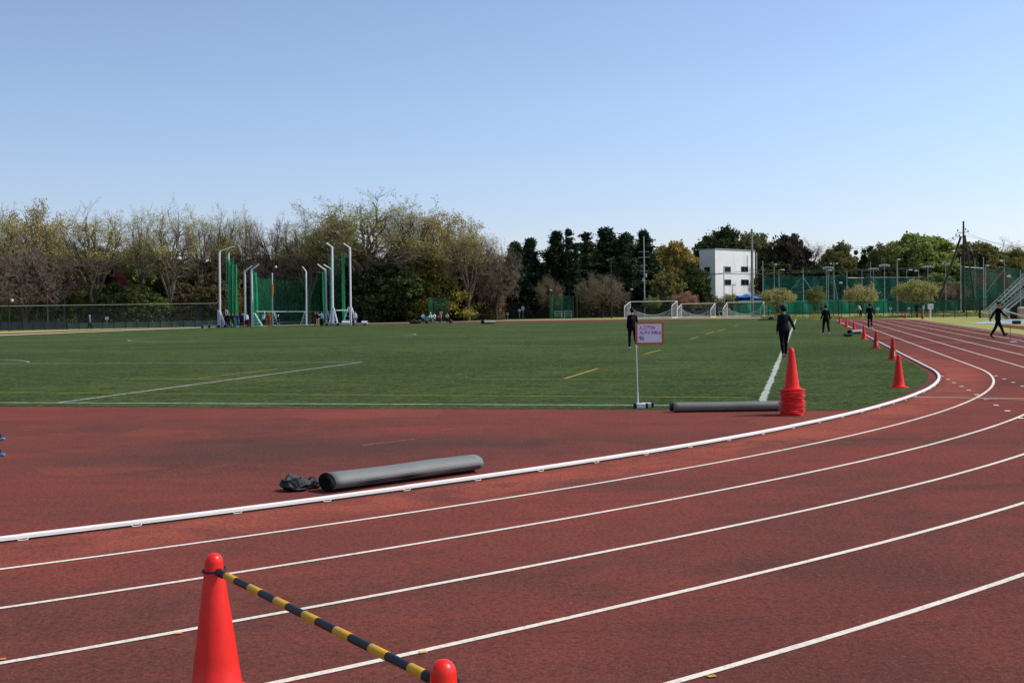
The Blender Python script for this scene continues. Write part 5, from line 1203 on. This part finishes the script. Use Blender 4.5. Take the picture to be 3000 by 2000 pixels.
# ------------------------------------------------------------------ white building
M['wallw'] = paint('white_metal_siding', '#d2d0cc', .7, 0, .03, .5, .3)
def mat_siding():
    n = NT('vertical_siding'); v = n.coord(); sp_ = n.n('SeparateXYZ'); n.l(v, sp_.inputs[0])
    wv = n.n('TexWave'); wv.wave_type = 'BANDS'; wv.bands_direction = 'X'; wv.inputs['Scale'].default_value = 1.6; n.l(v, wv.inputs['Vector'])
    ns = n.noise(v, .4, 4); c = n.ramp(ns, [(.3, rgb('#dad7d0')), (.6, rgb('#ebe8e1'))]); n.base(c, .7, 0, .2); n.bump(wv.outputs[0], .25, .02); return n.m
M['siding'] = mat_siding(); M['glass'] = paint('dark_window_glass', '#14181c', .35, 0, .1, 1, .2)
D = 214; ang = R(47); cnr = foot(2097, D); B = empty('white_building', tuple(cnr), 0, 'white three-storey building with small dark windows', 'building')
ex = Vector((math.cos(ang), math.sin(ang), 0)); ey_ = Vector((-math.sin(ang), math.cos(ang), 0)); zt = at(2097, 730, D).z
def solve_len(dr, px):      # length along dr so that its end falls in column px
    lo, hi = 0, 40
    for _ in range(40):
        md_ = (lo+hi)/2; q = cnr+dr*md_; d = q; xp = 1500+F*(q.x/q.y)
        if (xp-1500 < px-1500) == (dr.x > 0): lo = md_
        else: hi = md_
    return lo
def colx(px): return px-(1000-hor(px))*0
L1 = solve_len(ex, 2214); L2 = solve_len(ey_, 2052)
mb = MB(); c0 = Vector((0, 0, 0)); pts = [c0, ex*L1, ex*L1+ey_*L2, ey_*L2]
mb.add([tuple(p) for p in pts]+[tuple(p+Vector((0, 0, zt))) for p in pts], [(0, 1, 5, 4), (1, 2, 6, 5), (2, 3, 7, 6), (3, 0, 4, 7)]).build('wall', M['siding'], B)
mb = MB(); mb.box(ex*L1/2+ey_*L2/2+Vector((0, 0, zt+.08)), (L1+.25, L2+.25, .16), ang).build('roof', M['grey'], B)
def window(px0, px1, y0, y1, face):
    # intersect view rays with the wall plane
    dr, nrm = (ex, -ey_) if face == 0 else (ey_, -ex)
    def hit(px, py):
        d = ray(px, py); cpos = Vector((0, 0, CH)); t = (cnr-cpos).dot(nrm)/d.dot(nrm); return cpos+d*t
    a, b = hit(px0, y1), hit(px1, y0); s0_, s1_ = sorted(((a-cnr).dot(dr), (b-cnr).dot(dr))); z0, z1 = a.z, b.z
    cen = dr*((s0_+s1_)/2)+Vector((0, 0, (z0+z1)/2)); w2, h2 = (s1_-s0_), (z1-z0); az = math.atan2(dr.y, dr.x)
    wf = MB()
    for dx, dz_, ww, hh in ((0, h2/2, w2+.06, .05), (0, -h2/2, w2+.06, .05), (-w2/2, 0, .05, h2-.05), (w2/2, 0, .05, h2-.05), (0, 0, .03, h2-.05)):
        wf.box(cen+dr*dx+Vector((0, 0, dz_))+nrm*.03, (ww*1., .08, hh), az)
    f_ = wf.build('window', M['grey'], B); MB().box(cen+nrm*.012, (w2-.02, .03, h2-.02), az).build('pane', M['glass'], f_)
for a_ in ((2064, 2080, 782, 797, 1), (2064, 2080, 820, 836, 1), (2123, 2140, 781, 796, 0), (2171, 2191, 781, 796, 0), (2123, 2141, 819, 835, 0), (2171, 2193, 819, 835, 0)): window(*a_)
MB().box(ex*(L1*.8)+Vector((0, 0, zt-1.9))-ey_*.05, (.08, .08, 2.2), ang).build('wall_ladder', M['grey'], B)
a = ex*(L1+.1)+Vector((0, 0, 0)); 
for k, (dx, col_) in enumerate(((.35, 'grey'), (.6, 'lamp'))): MB().tube([a+ex*dx+Vector((0, 0, .2)), a+ex*dx+Vector((0, 0, zt-.2))], .06, 6).build('drain_pipe', M[col_], B)
for k in range(3):     # outside stair landings and railings at the right end
    z = at(2220, 883-k*36, D).z
    MB().box(ex*(L1+1.7)+ey_*1.2+Vector((0, 0, z)), (2.2, 2.2, .22), ang).build('landing', M['wallw'], B)
    rl = MB()
    for q in range(6): rl.tube([ex*(L1+.7+q*.4)+ey_*.15+Vector((0, 0, z+.1)), ex*(L1+.7+q*.4)+ey_*.15+Vector((0, 0, z+1.1))], .03, 5)
    rl.tube([ex*(L1+.7)+ey_*.15+Vector((0, 0, z+1.1)), ex*(L1+2.75)+ey_*.15+Vector((0, 0, z+1.1))], .04, 5).build('railing', M['lamp'], B)
for q in (.7, 2.75): MB().tube([ex*(L1+q)+ey_*.15, ex*(L1+q)+ey_*.15+Vector((0, 0, at(2220, 776, D).z))], .07, 6).build('stair_post', M['grey'], B)
MB().box(ey_*L2*.5+ex*(-.8)+Vector((0, 0, at(2070, 878, D).z)), (1.4, L2+1, .3), ang).build('canopy', M['grey'], B)
MB().box(ey_*L2*.5+ex*(-1.3)+Vector((0, 0, at(2070, 878, D).z*.48)), (.1, L2+.6, at(2070, 878, D).z*.9), ang).build('dark_screen', M['dark'], B)
# hut with blue tarpaulin
D = 198; h0 = foot(2165, D); W_ = (at(2236, 870, D)-at(2158, 870, D)).x; hz = at(2190, 880, D).z; hr_ = at(2190, 861, D).z
hut = empty('low_hut', tuple(h0), 0, 'low pale hut under a sagging blue tarpaulin roof', 'hut')
MB().box((W_/2, 1.5, hz/2), (W_, 3, hz)).build('wall', M['wallw'], hut)
M['tarp'] = paint('blue_tarpaulin', '#2c78c8', .5, 0, .15, 1.5)
rows = []
for i in range(9):
    y = -.5+4*i/8; rows.append([Vector((x_*W_*1.12-.06*W_, y, hz+.05+(hr_-hz)*(.55+.45*math.sin(x_*math.pi*1.3+.3))*math.sin(math.pi*min(1, (i+1)/6))*.9+.12*math.sin(x_*17+i))) for x_ in np.linspace(0, 1, 22)])
o = MB().grid(rows).build('tarpaulin', M['tarp'], hut, True); md = o.modifiers.new('s', 'SOLIDIFY'); md.thickness = .05
for x_ in (.12, .34, .55, .72, .88): f_ = MB().box((x_*W_, -.03, hz*.62), (.8, .05, .8)).build('window', M['glass'], hut)
# white arched tent behind the fence, centre
D = 214; p0_ = foot(1478, D); W_ = (at(1612, 900, D)-at(1474, 900, D)).x; zt = at(1540, 896, D).z; tn = empty('arched_tent', tuple(p0_), 0, 'white arched greenhouse-like tent behind the fence, left of centre', 'tent')
M['tentw'] = paint('white_tent_sheet', '#c9ccce', .6, 0, .06, 1)
rows = [[Vector((W_*(i/10)+(0 if j else 0), 3*(1-math.cos(math.pi*j/12)), zt*math.sin(math.pi*j/12)**.6*(1 if 0 < i else .6))) for i in range(11)] for j in range(13)]
o = MB().grid(rows).build('cover', M['tentw'], tn, True)
for i in range(0, 11, 2): MB().tube([Vector((W_*i/10, 3*(1-math.cos(math.pi*j/12)), zt*math.sin(math.pi*j/12)**.6+.04)) for j in range(1, 12)], .05, 5).build('hoop', M['grey'], tn)

# ------------------------------------------------------------------ throwing cage
def gpole(px0, y0, bends, D, r=.09, mat='white'):
    """pole starting at ground column px0, through photo points"""
    P = [foot(px0, D)]+[at(x, y, D) for x, y in bends]; return P
cage = empty('throwing_cage', tuple(foot(840, 148)), 0, 'hammer and discus cage of white bent poles with green nets', 'throwing cage'); CO = cage.location.copy()
def cp_(P, r, parent, O, nm='pole', mat='white'):
    return MB().tube([q-O for q in P], [r]+[r*.95]*(len(P)-2)+[r*.6], 8).build(nm, M[mat], parent, True)
cpoles = [(719, 146, [(717, 795), (738, 779)]), (739, 143.5, [(737, 790), (759, 774)]), (799, 152, [(797.5, 799)]), (898, 152, [(896.5, 795), (886, 781)]), (955, 145.5, [(952.5, 790), (935, 778)]), (956.5, 145.2, [(954, 792), (930, 774)]), (973, 149, [(971, 789), (948, 775)])]
for x, D, b in cpoles: cp_(gpole(x, 0, b, D), .13 if D < 150 else .11, cage, CO)
MB().tube([at(797.8, 832, 151.8)-CO, at(798, 862, 151.8)-CO], .15, 8).build('orange_pad', paint('orange_pad', '#c8782c', .8), cage)
def aframe(px, D, wpx, side, parent, O, h=1.75, dy=.35):
    """braced stand at the foot of a pole: uprights, slanted legs and rungs"""
    f = foot(px, D)-O; w_ = wpx*D/F; mb = MB()
    for y in (-dy, dy):
        a = f+Vector((0, y, h)); 
        mb.tube([f+Vector((0, y, 0)), a], .05, 6); mb.tube([a+Vector((side*.22*w_, 0, 0)), f+Vector((side*w_, y, .12))], .05, 6); mb.tube([f+Vector((0, y, .12)), f+Vector((side*w_, y, .12))], .05, 6); mb.tube([a, a+Vector((side*.22*w_, 0, 0))], .05, 6)
        for t_ in (.3, .52, .76): mb.tube([f+Vector((0, y, h*t_)), f+Vector((side*w_*(.22+.78*(1-t_)), y, h*t_))], .03, 5)
    mb.tube([f+Vector((0, -dy, .12)), f+Vector((0, dy, .12))], .05, 6)
    return mb.build('stand', M['white'], parent)
aframe(718, 146, 24, -1, cage, CO, 1.6); aframe(742, 143.5, 26, 1, cage, CO, 1.65, .25); aframe(800, 152, 17, 1, cage, CO); aframe(898, 152, 16, -1, cage, CO); aframe(956, 145.3, 18, 1, cage, CO, 1.8)
for x0, y0, x1, y1, D0, D1, r in ((744, 912.5, 898, 913, 144, 152, .05), (898, 913, 972, 912, 152, 147, .05), (800, 944, 898, 943.5, 152, 152, .045), (985, 909, 1027, 909, 143, 145, .06)):
    MB().tube([at(x0, y0, D0)-CO, at(x1, y1, D1)-CO], r, 6).build('rail', M['lamp'], cage)
def drape(px0, px1, yt0, yt1, yb, D0, D1, folds, amp, mat, parent, O, nx=40, taper=0, label=None):
    rows = []; 
    for j in range(9):
        f = j/8; row = []
        for i in range(nx+1):
            t = i/nx; px = px0+(px1-px0)*t+taper*f*(t); D = D0+(D1-D0)*t; yt = yt0+(yt1-yt0)*t
            if yt0 != yt1 or True: yt += 10*math.sin(math.pi*t)*(1 if px1-px0 > 14 else 0)
            z = at(px, yt, D).z*(1-f)+.06*f; q = foot(px, D)
            row.append(Vector((q.x+.05*math.sin(t*folds*5+f*4), q.y+amp*math.sin(t*folds*2*math.pi+f*1.5)*(.5+.5*f), z))-O)
        rows.append(row)
    return MB().grid(rows).build('net', M[mat], parent, True)
drape(742, 800, 800, 812, 945, 143.6, 152, 6, .25, 'net', cage, CO); drape(742, 756, 792, 800, 945, 143.5, 145, 5, .5, 'netdense', cage, CO, 24)
drape(800, 898, 812, 812, 950, 152, 152, 9, .2, 'net', cage, CO); drape(898, 954, 812, 800, 945, 152, 145.5, 6, .25, 'net', cage, CO)
drape(937, 950, 795, 797, 945, 145, 144.6, 5, .5, 'netdense', cage, CO, 24)
for x0, y0, x1, y1, D in ((817, 800, 812, 940, 151.5), (878, 812, 868, 944, 150), (886, 781, 886, 912, 151.8), (823, 785, 826, 900, 151.5)): MB().tube([at(x0, y0, D)-CO, at(x1, y1, D)-CO], .02, 4).build('rope', M['dgreen'], cage)
MB().lathe([(.02, 0), (.16, .08), (.17, .2), (.1, .32), (.02, .34)], 12, tuple(at(808, 786, 151.5)-CO)).build('lamp_globe', M['lamp'], cage, True)
def tower(name, poles, netarg, label, sledge, extra=None):
    O = foot(poles[0][0], poles[0][1]); t = empty(name, tuple(O), 0, label, 'cage gate')
    for x, D, b, r in poles: cp_(gpole(x, 0, b, D), r, t, O)
    for na in netarg: drape(*na[:-1], na[-1], t, O)
    x0, x1, D = sledge; a = foot(x0, D)-O; b = foot(x1, D)-O; c_ = (a+b)/2
    MB().box(c_+Vector((0, 0, .28)), ((b-a).length, 1.2, .12)).build('platform', M['grey'], t)
    for f_ in (.06, .32, .68, .94):
        q = a+(b-a)*f_
        wm = MB().rings([[Vector((q.x+.16*math.cos(k), q.y-.62+dy_, .17+.16*math.sin(k))) for k in np.linspace(0, 5.9, 14)] for dy_ in (0, .12)]); wm.build('wheel', M['black'], t)
    return t, O
t, O = tower('cage_gate', [(645, 145, [(643, 742), (645, 735)], .13), (672, 147, [(670, 745), (672, 738)], .11)], [(668, 698, 748, 775, 940, 146.5, 148, 3, .5, 'netdense'), (664, 690, 745, 752, 940, 146, 147, 5, .3, 'net')], 'left wheeled gate tower of the throwing cage with a hanging green net', (592, 668, 143.5))
MB().tube([at(643, 736, 145)-O, at(672, 726, 146)-O, at(688, 722, 147)-O], .05, 6).build('arm', M['grey'], t)
aframe(641, 145, 18, 1, t, O, 2.1, .3); aframe(664, 146, 16, 1, t, O, 2.1, .3)
t, O = tower('cage_gate', [(975, 143, [(973, 724), (956, 712)], .14), (1028, 145, [(1025, 726), (1007, 714)], .13)], [(964, 1012, 742, 742, 940, 144.5, 146, 5, .35, 'net'), (1004, 1012, 738, 742, 940, 145, 146, 3, .5, 'netdense')], 'right wheeled gate tower of the throwing cage with two tall bent poles', (952, 1078, 142.5))
aframe(976, 143, 14, 1, t, O, 2.2, .3); aframe(978, 143, 14, -1, t, O, 2.2, .3); aframe(1029, 145, 14, 1, t, O, 2.2, .3); aframe(1026, 145, 22, -1, t, O, 2.2, .3)
for x0, x1 in ((1002, 1024), (1060, 1076)):
    a, b = at(x0, 945, 142)-O, at(x1, 945, 142)-O; MB().tube([a, b], .2, 12).build('counterweight', M['white'], t, True)
MB().box(foot(730, 142.5)-foot(730, 142.5), (1, .6, .6)).mesh('x') if False else None
rb = MB().box((0, 0, .55), (.9, .5, .5), 0, bev=.05).box((0, 0, .15), (1.1, .6, .1)).build('equipment_cart', paint('red_box', '#a01e22', .5), None); rb.location = foot(728, 143.8); tag(rb, 'red equipment cart beside the person in the white shirt', 'cart')

# small green net boxes
def netbox(x0, x1, yt, D, label, bench):
    a, b = foot(x0, D), foot(x1, D); W_ = (b-a).length; h = at(x0, yt, D).z; o = empty('net_box', tuple(a), 0, label, 'net cage')
    n = 10; P = [Vector((0, 0, 0)), Vector((W_*.15, 2.6, 0)), Vector((W_*.85, 2.6, 0)), Vector((W_, 0, 0))]
    for q in P: MB().tube([q, q+Vector((0, 0, h))], .05, 6).build('post', M['dgreen'], o)
    MB().tube([q+Vector((0, 0, h)) for q in P], .05, 6).build('rail', M['dgreen'], o)
    for q, s in zip(P, P[1:]):
        MB().grid([[q+(s-q)*(i/8)+Vector((0, .08*math.sin(i*1.7+j), h*(j/5)+.03)) for i in range(9)] for j in range(6)]).build('netting', M['net'], o)
    MB().grid([[Vector((W_*(i/6), -.05, h*.97*(j/5)+.03)) for i in range(7)] for j in range(6)]).build('netting', M['netthin'], o)
    return o
netbox(1256, 1314, 873, 166, 'small green net box behind the sitting people', 0)
netbox(1613, 1680, 868, 182, 'green net box with white benches inside, right of centre', 1)
for i, dx in enumerate((6, 34)):
    q = foot(1618+dx, 182.8); bn = empty('bench', tuple(q), 0, ['left', 'right'][i]+' white tiered bench inside the green net box', 'bench')
    for k in range(3): MB().box((.65, .3*k, .45+.35*k), (1.25, .28, .07)).build('seat', M['white'], bn)
    MB().tube([(.1, -.1, 0), (.1, .7, 1.2)], .035, 5).build('frame', M['white'], bn); MB().tube([(1.2, -.1, 0), (1.2, .7, 1.2)], .035, 5).build('frame', M['white'], bn)
# little green shelter and bags beside the sitting people
sh = empty('pop_up_shelter', tuple(foot(1252, 153)), 0, 'small dark green dome shelter behind the sitting people', 'shelter')
rows = [[Vector((1.0*math.cos(math.pi*i/12)*math.cos(0)*1.0, .9*math.sin(math.pi*j/8)*1.0-.4, .95*math.sin(math.pi*i/12)*(.4+.6*math.sin(math.pi*j/8)))) for i in range(13)] for j in range(9)]
MB().grid(rows).build('canopy', paint('dark_green_cloth', '#145a44', .7), sh, True)
MB().tube([(1.0*math.cos(math.pi*i/12), .1, .97*math.sin(math.pi*i/12)) for i in range(13)], .02, 5).build('hoop', M['dark'], sh)
for x, s_, sd_, lb in ((1210, .9, 3, 'leftmost dark bag of the pile near the sitting people'), (1224, 1.0, 5, 'dark bag in the middle of the pile near the sitting people'), (1321, .5, 8, 'small dark bag at the right of the sitting group'), (1250, .5, 6, 'dark bag before the green shelter')):
    q = foot(x, 150.5); lump('sports_bag', (q.x, q.y, .004), (s_, .5, .42), sd_, M['bag'], lb, 'bag')
for x, y, D, lb, w_, h_ in ((1292, 915, 164, 'pale T-shaped notice standing behind the orange person', .45, .25), (1432, 921, 187, 'small square notice left of the dark gate posts', .28, .28), (1532, 903, 189, 'white notice on the fence right of the tent centre', .45, .65), (1522, 909, 188.6, 'grey-white notice left of the taller white one', .4, .4), (1487, 919, 187.5, 'small white notice low on the fence', .35, .35),
    (313, 932, 152.5, 'white notice on the left fence', .45, .35), (2609, 903.5, 136, 'white notice hanging on the green mesh fence', .36, .32), (2572, 904, 140.5, 'pale notice on the mesh fence, leftmost of four', .45, .3), (2663, 903, 133, 'faded notice on the mesh fence, left of the big cherry trunk', .32, .28), (2706, 900, 130.5, 'tall pale notice on the mesh fence next to the white box', .24, .45), (2035, 899, 183, 'orange-red square notice on the fence behind the middle goal', .4, .3), (2173, 897, 173, 'orange-red notice on the fence behind the right goal', .4, .3)):
    q = at(x, y, D-.12); o = MB().box((0, 0, 0), (w_, .02, h_)).tube([(0, .03, -h_/2), (0, .03, -q.z+.02)], .02, 5).build('notice', paint('orange_notice', '#b5553a', .7) if 'orange' in lb and 'notice on' in lb else M['lamp'], None); o.location = q; tag(o, lb, 'notice')
q = foot(1420, 188); o = MB().box((0, 0, 1.0), (.25, .25, 2.0), 0, bev=.04).box((.12, 0, .9), (.6, .3, .12)).build('marker_post', M['lamp'], None); o.location = q; tag(o, 'pale stubby post with a shelf left of the tent', 'post')

# ------------------------------------------------------------------ goals
def goal(px, D, w_, h, hb, dep, label, wheels=False, skids=False):
    f = foot(px, D); g = empty('football_goal', tuple(f), R(-29), label, 'football goal', 'white football goals beyond the far track')
    def bar_(pts, r=.06, nm='goal_post'): MB().tube(pts, r, 8).build(nm, M['white'], g, True)
    bar_([(0, 0, .05), (0, 0, h)]); bar_([(w_, 0, .05), (w_, 0, h)]); bar_([(0, 0, h), (w_, 0, h)], .06, 'crossbar')
    for x in (0, w_): bar_([(x, 0, h), (x, -dep*.82, hb+.12), (x, -dep, hb-.1), (x, -dep, .06)], .05, 'side_stay'); bar_([(x, 0, .06), (x, -dep, .06)], .06, 'base_bar')
    bar_([(0, -dep, .06), (w_, -dep, .06)], .06, 'base_bar')
    rows = []
    for j in range(8):
        f_ = j/7; row = []
        for i in range(15):
            t_ = i/14; y = -dep*.05-dep*.9*min(1, f_*1.6); z = h*(1-f_)+.05 if f_ > .6 else h-(h-hb)*f_*1.6
            sagz = (h*.55)*math.sin(math.pi*t_)*(1-f_)*1.0; row.append((w_*t_, -dep*(.25+.72*f_), max(.08, (h*.62)*(1-f_)*(1-.75*math.sin(math.pi*t_))+.08)))
        rows.append(row)
    MB().grid(rows).build('net', M['goalnet'], g, True)
    for x in (.02, w_-.02): MB().add([(x, -.1, h*.95), (x, -dep*.95, hb*.95), (x, -dep*.95, .1), (x, -.1, .1)], [(0, 1, 2, 3)]).build('side_net', M['goalnet'], g)
    MB().tube([rows[0][i] for i in range(15)], .035, 4).build('net_rope', M['lamp'], g)
    if wheels: 
        for x in (.4, w_-.6): MB().box((x, -.3, .05), (1.3, .4, .1)).build('skid', M['white'], g)
    if skids:
        for x, s in ((0, -1), (w_, 1)): MB().tube([(x, -dep*.3, .1), (x+s*.9, -dep*.3, .1), (x+s*1.1, -dep*.3, .9), (x+s*.9, -dep*.3, .95), (x, -dep*.3, .5)], .04, 6).build('handle', M['white'], g)
    return g
goal(1847, 173, 7.32, 2.44, 1.75, 2.2, 'largest goal, leftmost of the three', wheels=True)
goal(1997, 171, 5.1, 2.0, 1.2, 1.9, 'smaller goal in the middle of the three')
goal(2131, 168, 5.4, 2.1, 1.25, 1.9, 'right goal with carrying handles on its sides', skids=True)

# ------------------------------------------------------------------ right side things
q = foot(2726, 126); bx_ = empty('meter_box', tuple(q), 0, 'white box on a white post in front of the mesh fence', 'utility box')
MB().box((0, 0, at(2726, 898, 126).z), (.52, .3, .54), 0, bev=.02).build('cabinet', M['kerb'], bx_); MB().box((0, 0, .55), (.14, .14, 1.1)).build('post', M['kerb'], bx_); MB().box((0, 0, .03), (.3, .3, .06)).build('foot_plate', M['kerb'], bx_); MB().box((.05, -.16, at(2726, 898, 126).z), (.3, .02, .4)).build('door', M['lamp'], bx_)
# stair-like frame with rails
D = 104; o0 = foot(2898, D); st = empty('stand_frame', tuple(o0), 0, 'pale steel stair-like frame rising to the right edge', 'steel frame')
for dy, dz_ in ((0, 0), (1.1, 0)):
    for (xa, ya), (xb, yb), r in (((2898, 912), (3040, 776), .045), ((2899, 920), (3040, 790), .04), ((2900, 928), (3040, 812), .045), ((2910, 905), (3040, 800), .035), ((2920, 934), (3060, 822), .06), ((2930, 926), (3060, 812), .04), ((2906, 916), (3040, 784), .035)):
        a = at(xa, ya, D)-o0+Vector((0, dy, 0)); b = at(xb, yb, D)-o0+Vector((0, dy, 0)); MB().tube([a, b], r*.65, 6).build('side_rail', M['lamp'], st)
for i in range(14):
    x = 2905+i*10; y = 908-i*9.8; a = at(x, y, D)-o0; b = at(x+10, y+14, D)-o0; MB().tube([a, b], .035, 5).tube([a, a+Vector((0, 1.1, 0))], .035, 5).build('tread', M['grey'], st)
for x, y in ((2897, 913), (2904, 918)): a = at(x, y, D)-o0; MB().tube([Vector((a.x, 0, 0)), a], .035, 6).build('leg', M['grey'], st)
a = at(2940, 909, 100); b = at(3060, 944, 98); o = MB().tube([(0, 0, 0), tuple(b-a)], .06, 8).build('white_beam', M['lamp'], None); o.location = a; tag(o, 'white slanting beam right of the striding person, before the gate', 'beam')
a = at(2895, 862, 112); o = MB().add([(0, 0, 0), (3.2, -.6, -.62), (3.4, .8, -.56), (.2, 1.2, .02), (0, 0, -.06), (3.2, -.6, -.70), (3.4, .8, -.64), (.2, 1.2, -.04)], [(0, 1, 2, 3), (7, 6, 5, 4), (0, 4, 5, 1), (1, 5, 6, 2), (2, 6, 7, 3), (3, 7, 4, 0)]).build('slanting_roof', M['dark'], None); o.location = a; tag(o, 'black slanting roof edge behind the gate', 'roof')
MB_ = MB().tube([(3.0, 0, -.6), (3.0, 0, -a.z)], .05, 6).tube([(.4, .6, -.1), (.4, .6, -a.z)], .05, 6); MB_.build('roof_post', M['dark'], o)
for x, D, w_, h_, mt, lb in ((2955, 113, .9, 1.0, 'tentw', 'white bundle behind the gate'), (2976, 112, 1.0, 1.15, 'bag', 'dark covered load behind the gate'), (2994, 111, .8, 1.15, 'paperb', 'pale brown panel at the right edge')):
    if mt == 'paperb': M['paperb'] = paint('pale_brown_panel', '#b8a394', .8, 0, .2, 3)
    q = foot(x, D); o = MB().box((0, 0, h_/2), (w_, .5, h_), 0, bev=.12).build('covered_load', M[mt], None, True); o.location = q; tag(o, lb, 'load')
# crumpled cover on the grass and the strip behind
D = 90; q = foot(2845, 92); rows = []; rnd = random.Random(4)
for j in range(7):
    rows.append([Vector((4.0*i/30, -1.6+1.6*j/3+(.3*math.sin(i*1.3) if j in (0, 6) else 0)+.0, .02+(.10+.08*math.sin(i*.9)+.05*rnd.random())*math.sin(math.pi*j/6)*min(1, i/8)*(1.4 if i > 16 else .8))) for i in range(31)])
M['cover'] = paint('pale_blue_plastic_cover', '#b9c6c6', .4, 0, .12, 2)
o = MB().grid(rows).build('ground_cover_sheet', M['cover'], None, True); o.location = (q.x, q.y, .005); tag(o, 'crumpled pale plastic sheet lying on the dry grass behind the striding person', 'plastic sheet')
q = foot(2978, 88); o = MB().box((0, 0, .14), (.5, .5, .26), 0, bev=.04).build('dark_weight', M['black'], None); o.location = q; tag(o, 'black block at the right end of the plastic sheet', 'block')
q = gp(2966, 1004); pst = empty('marker_stand', (q.x, q.y, .005), 0, 'thin brownish post on a white foot at the right edge of the track', 'stand')
zt = at(2961, 955, q.y).z; MB().tube([(-.06, 0, 0), (-.09, 0, zt)], .012, 6).build('post', paint('brown_post', '#7a5c4a', .7), pst); MB().box((.02, 0, .03), (.28, .12, .05), 0, bev=.01).build('foot', M['white'], pst); MB().box((.8, 0, .02), (1.3, .05, .03)).build('base_bar', M['grey'], pst)
# drag mat on the far red strip
q = gp(2222, 938.5); dm = empty('drag_mat', (q.x, q.y, .004), 0, 'black drag mat lying flat by the far edge of the turf', 'drag mat')
MB().box((1.6, 0, .05), (3.0, 1.0, .09), 0, bev=.02).build('mat', M['black'], dm); MB().add([(1.0, 0, .1), (1.7, 0, .1), (1.35, 0, .45), (1.0, .2, .1), (1.7, .2, .1), (1.35, .2, .45)], [(0, 1, 2), (3, 5, 4), (0, 2, 5, 3), (1, 4, 5, 2), (0, 3, 4, 1)]).build('handle', M['black'], dm)
q = foot(2047, 196); cr_ = MB().rings([[Vector((x_, y_*.85, z_)) for x_, z_ in ((-2.1, .3), (-2.0, .75), (-1.3, .85), (-.7, 1.35), (.8, 1.38), (1.4, .9), (2.1, .8), (2.15, .3))] for y_ in (-1, 1)], True); car = empty('parked_car', tuple(q), 0, 'light blue car parked behind the middle goal', 'car')
cr_.build('body', paint('light_blue_car_paint', '#7fb4d8', .3, 0, .03), car)
for x_ in (-1.3, 1.3): MB().rings([[Vector((x_+.32*math.cos(k), -.9+dy_, .32+.32*math.sin(k))) for k in np.linspace(0, 5.9, 16)] for dy_ in (0, .2)]).build('wheel', M['black'], car)
MB().add([(-.95, -.86, .92), (1.15, -.86, .92), (.72, -.86, 1.28), (-.62, -.86, 1.28)], [(0, 1, 2, 3)]).build('window', M['glass'], car)
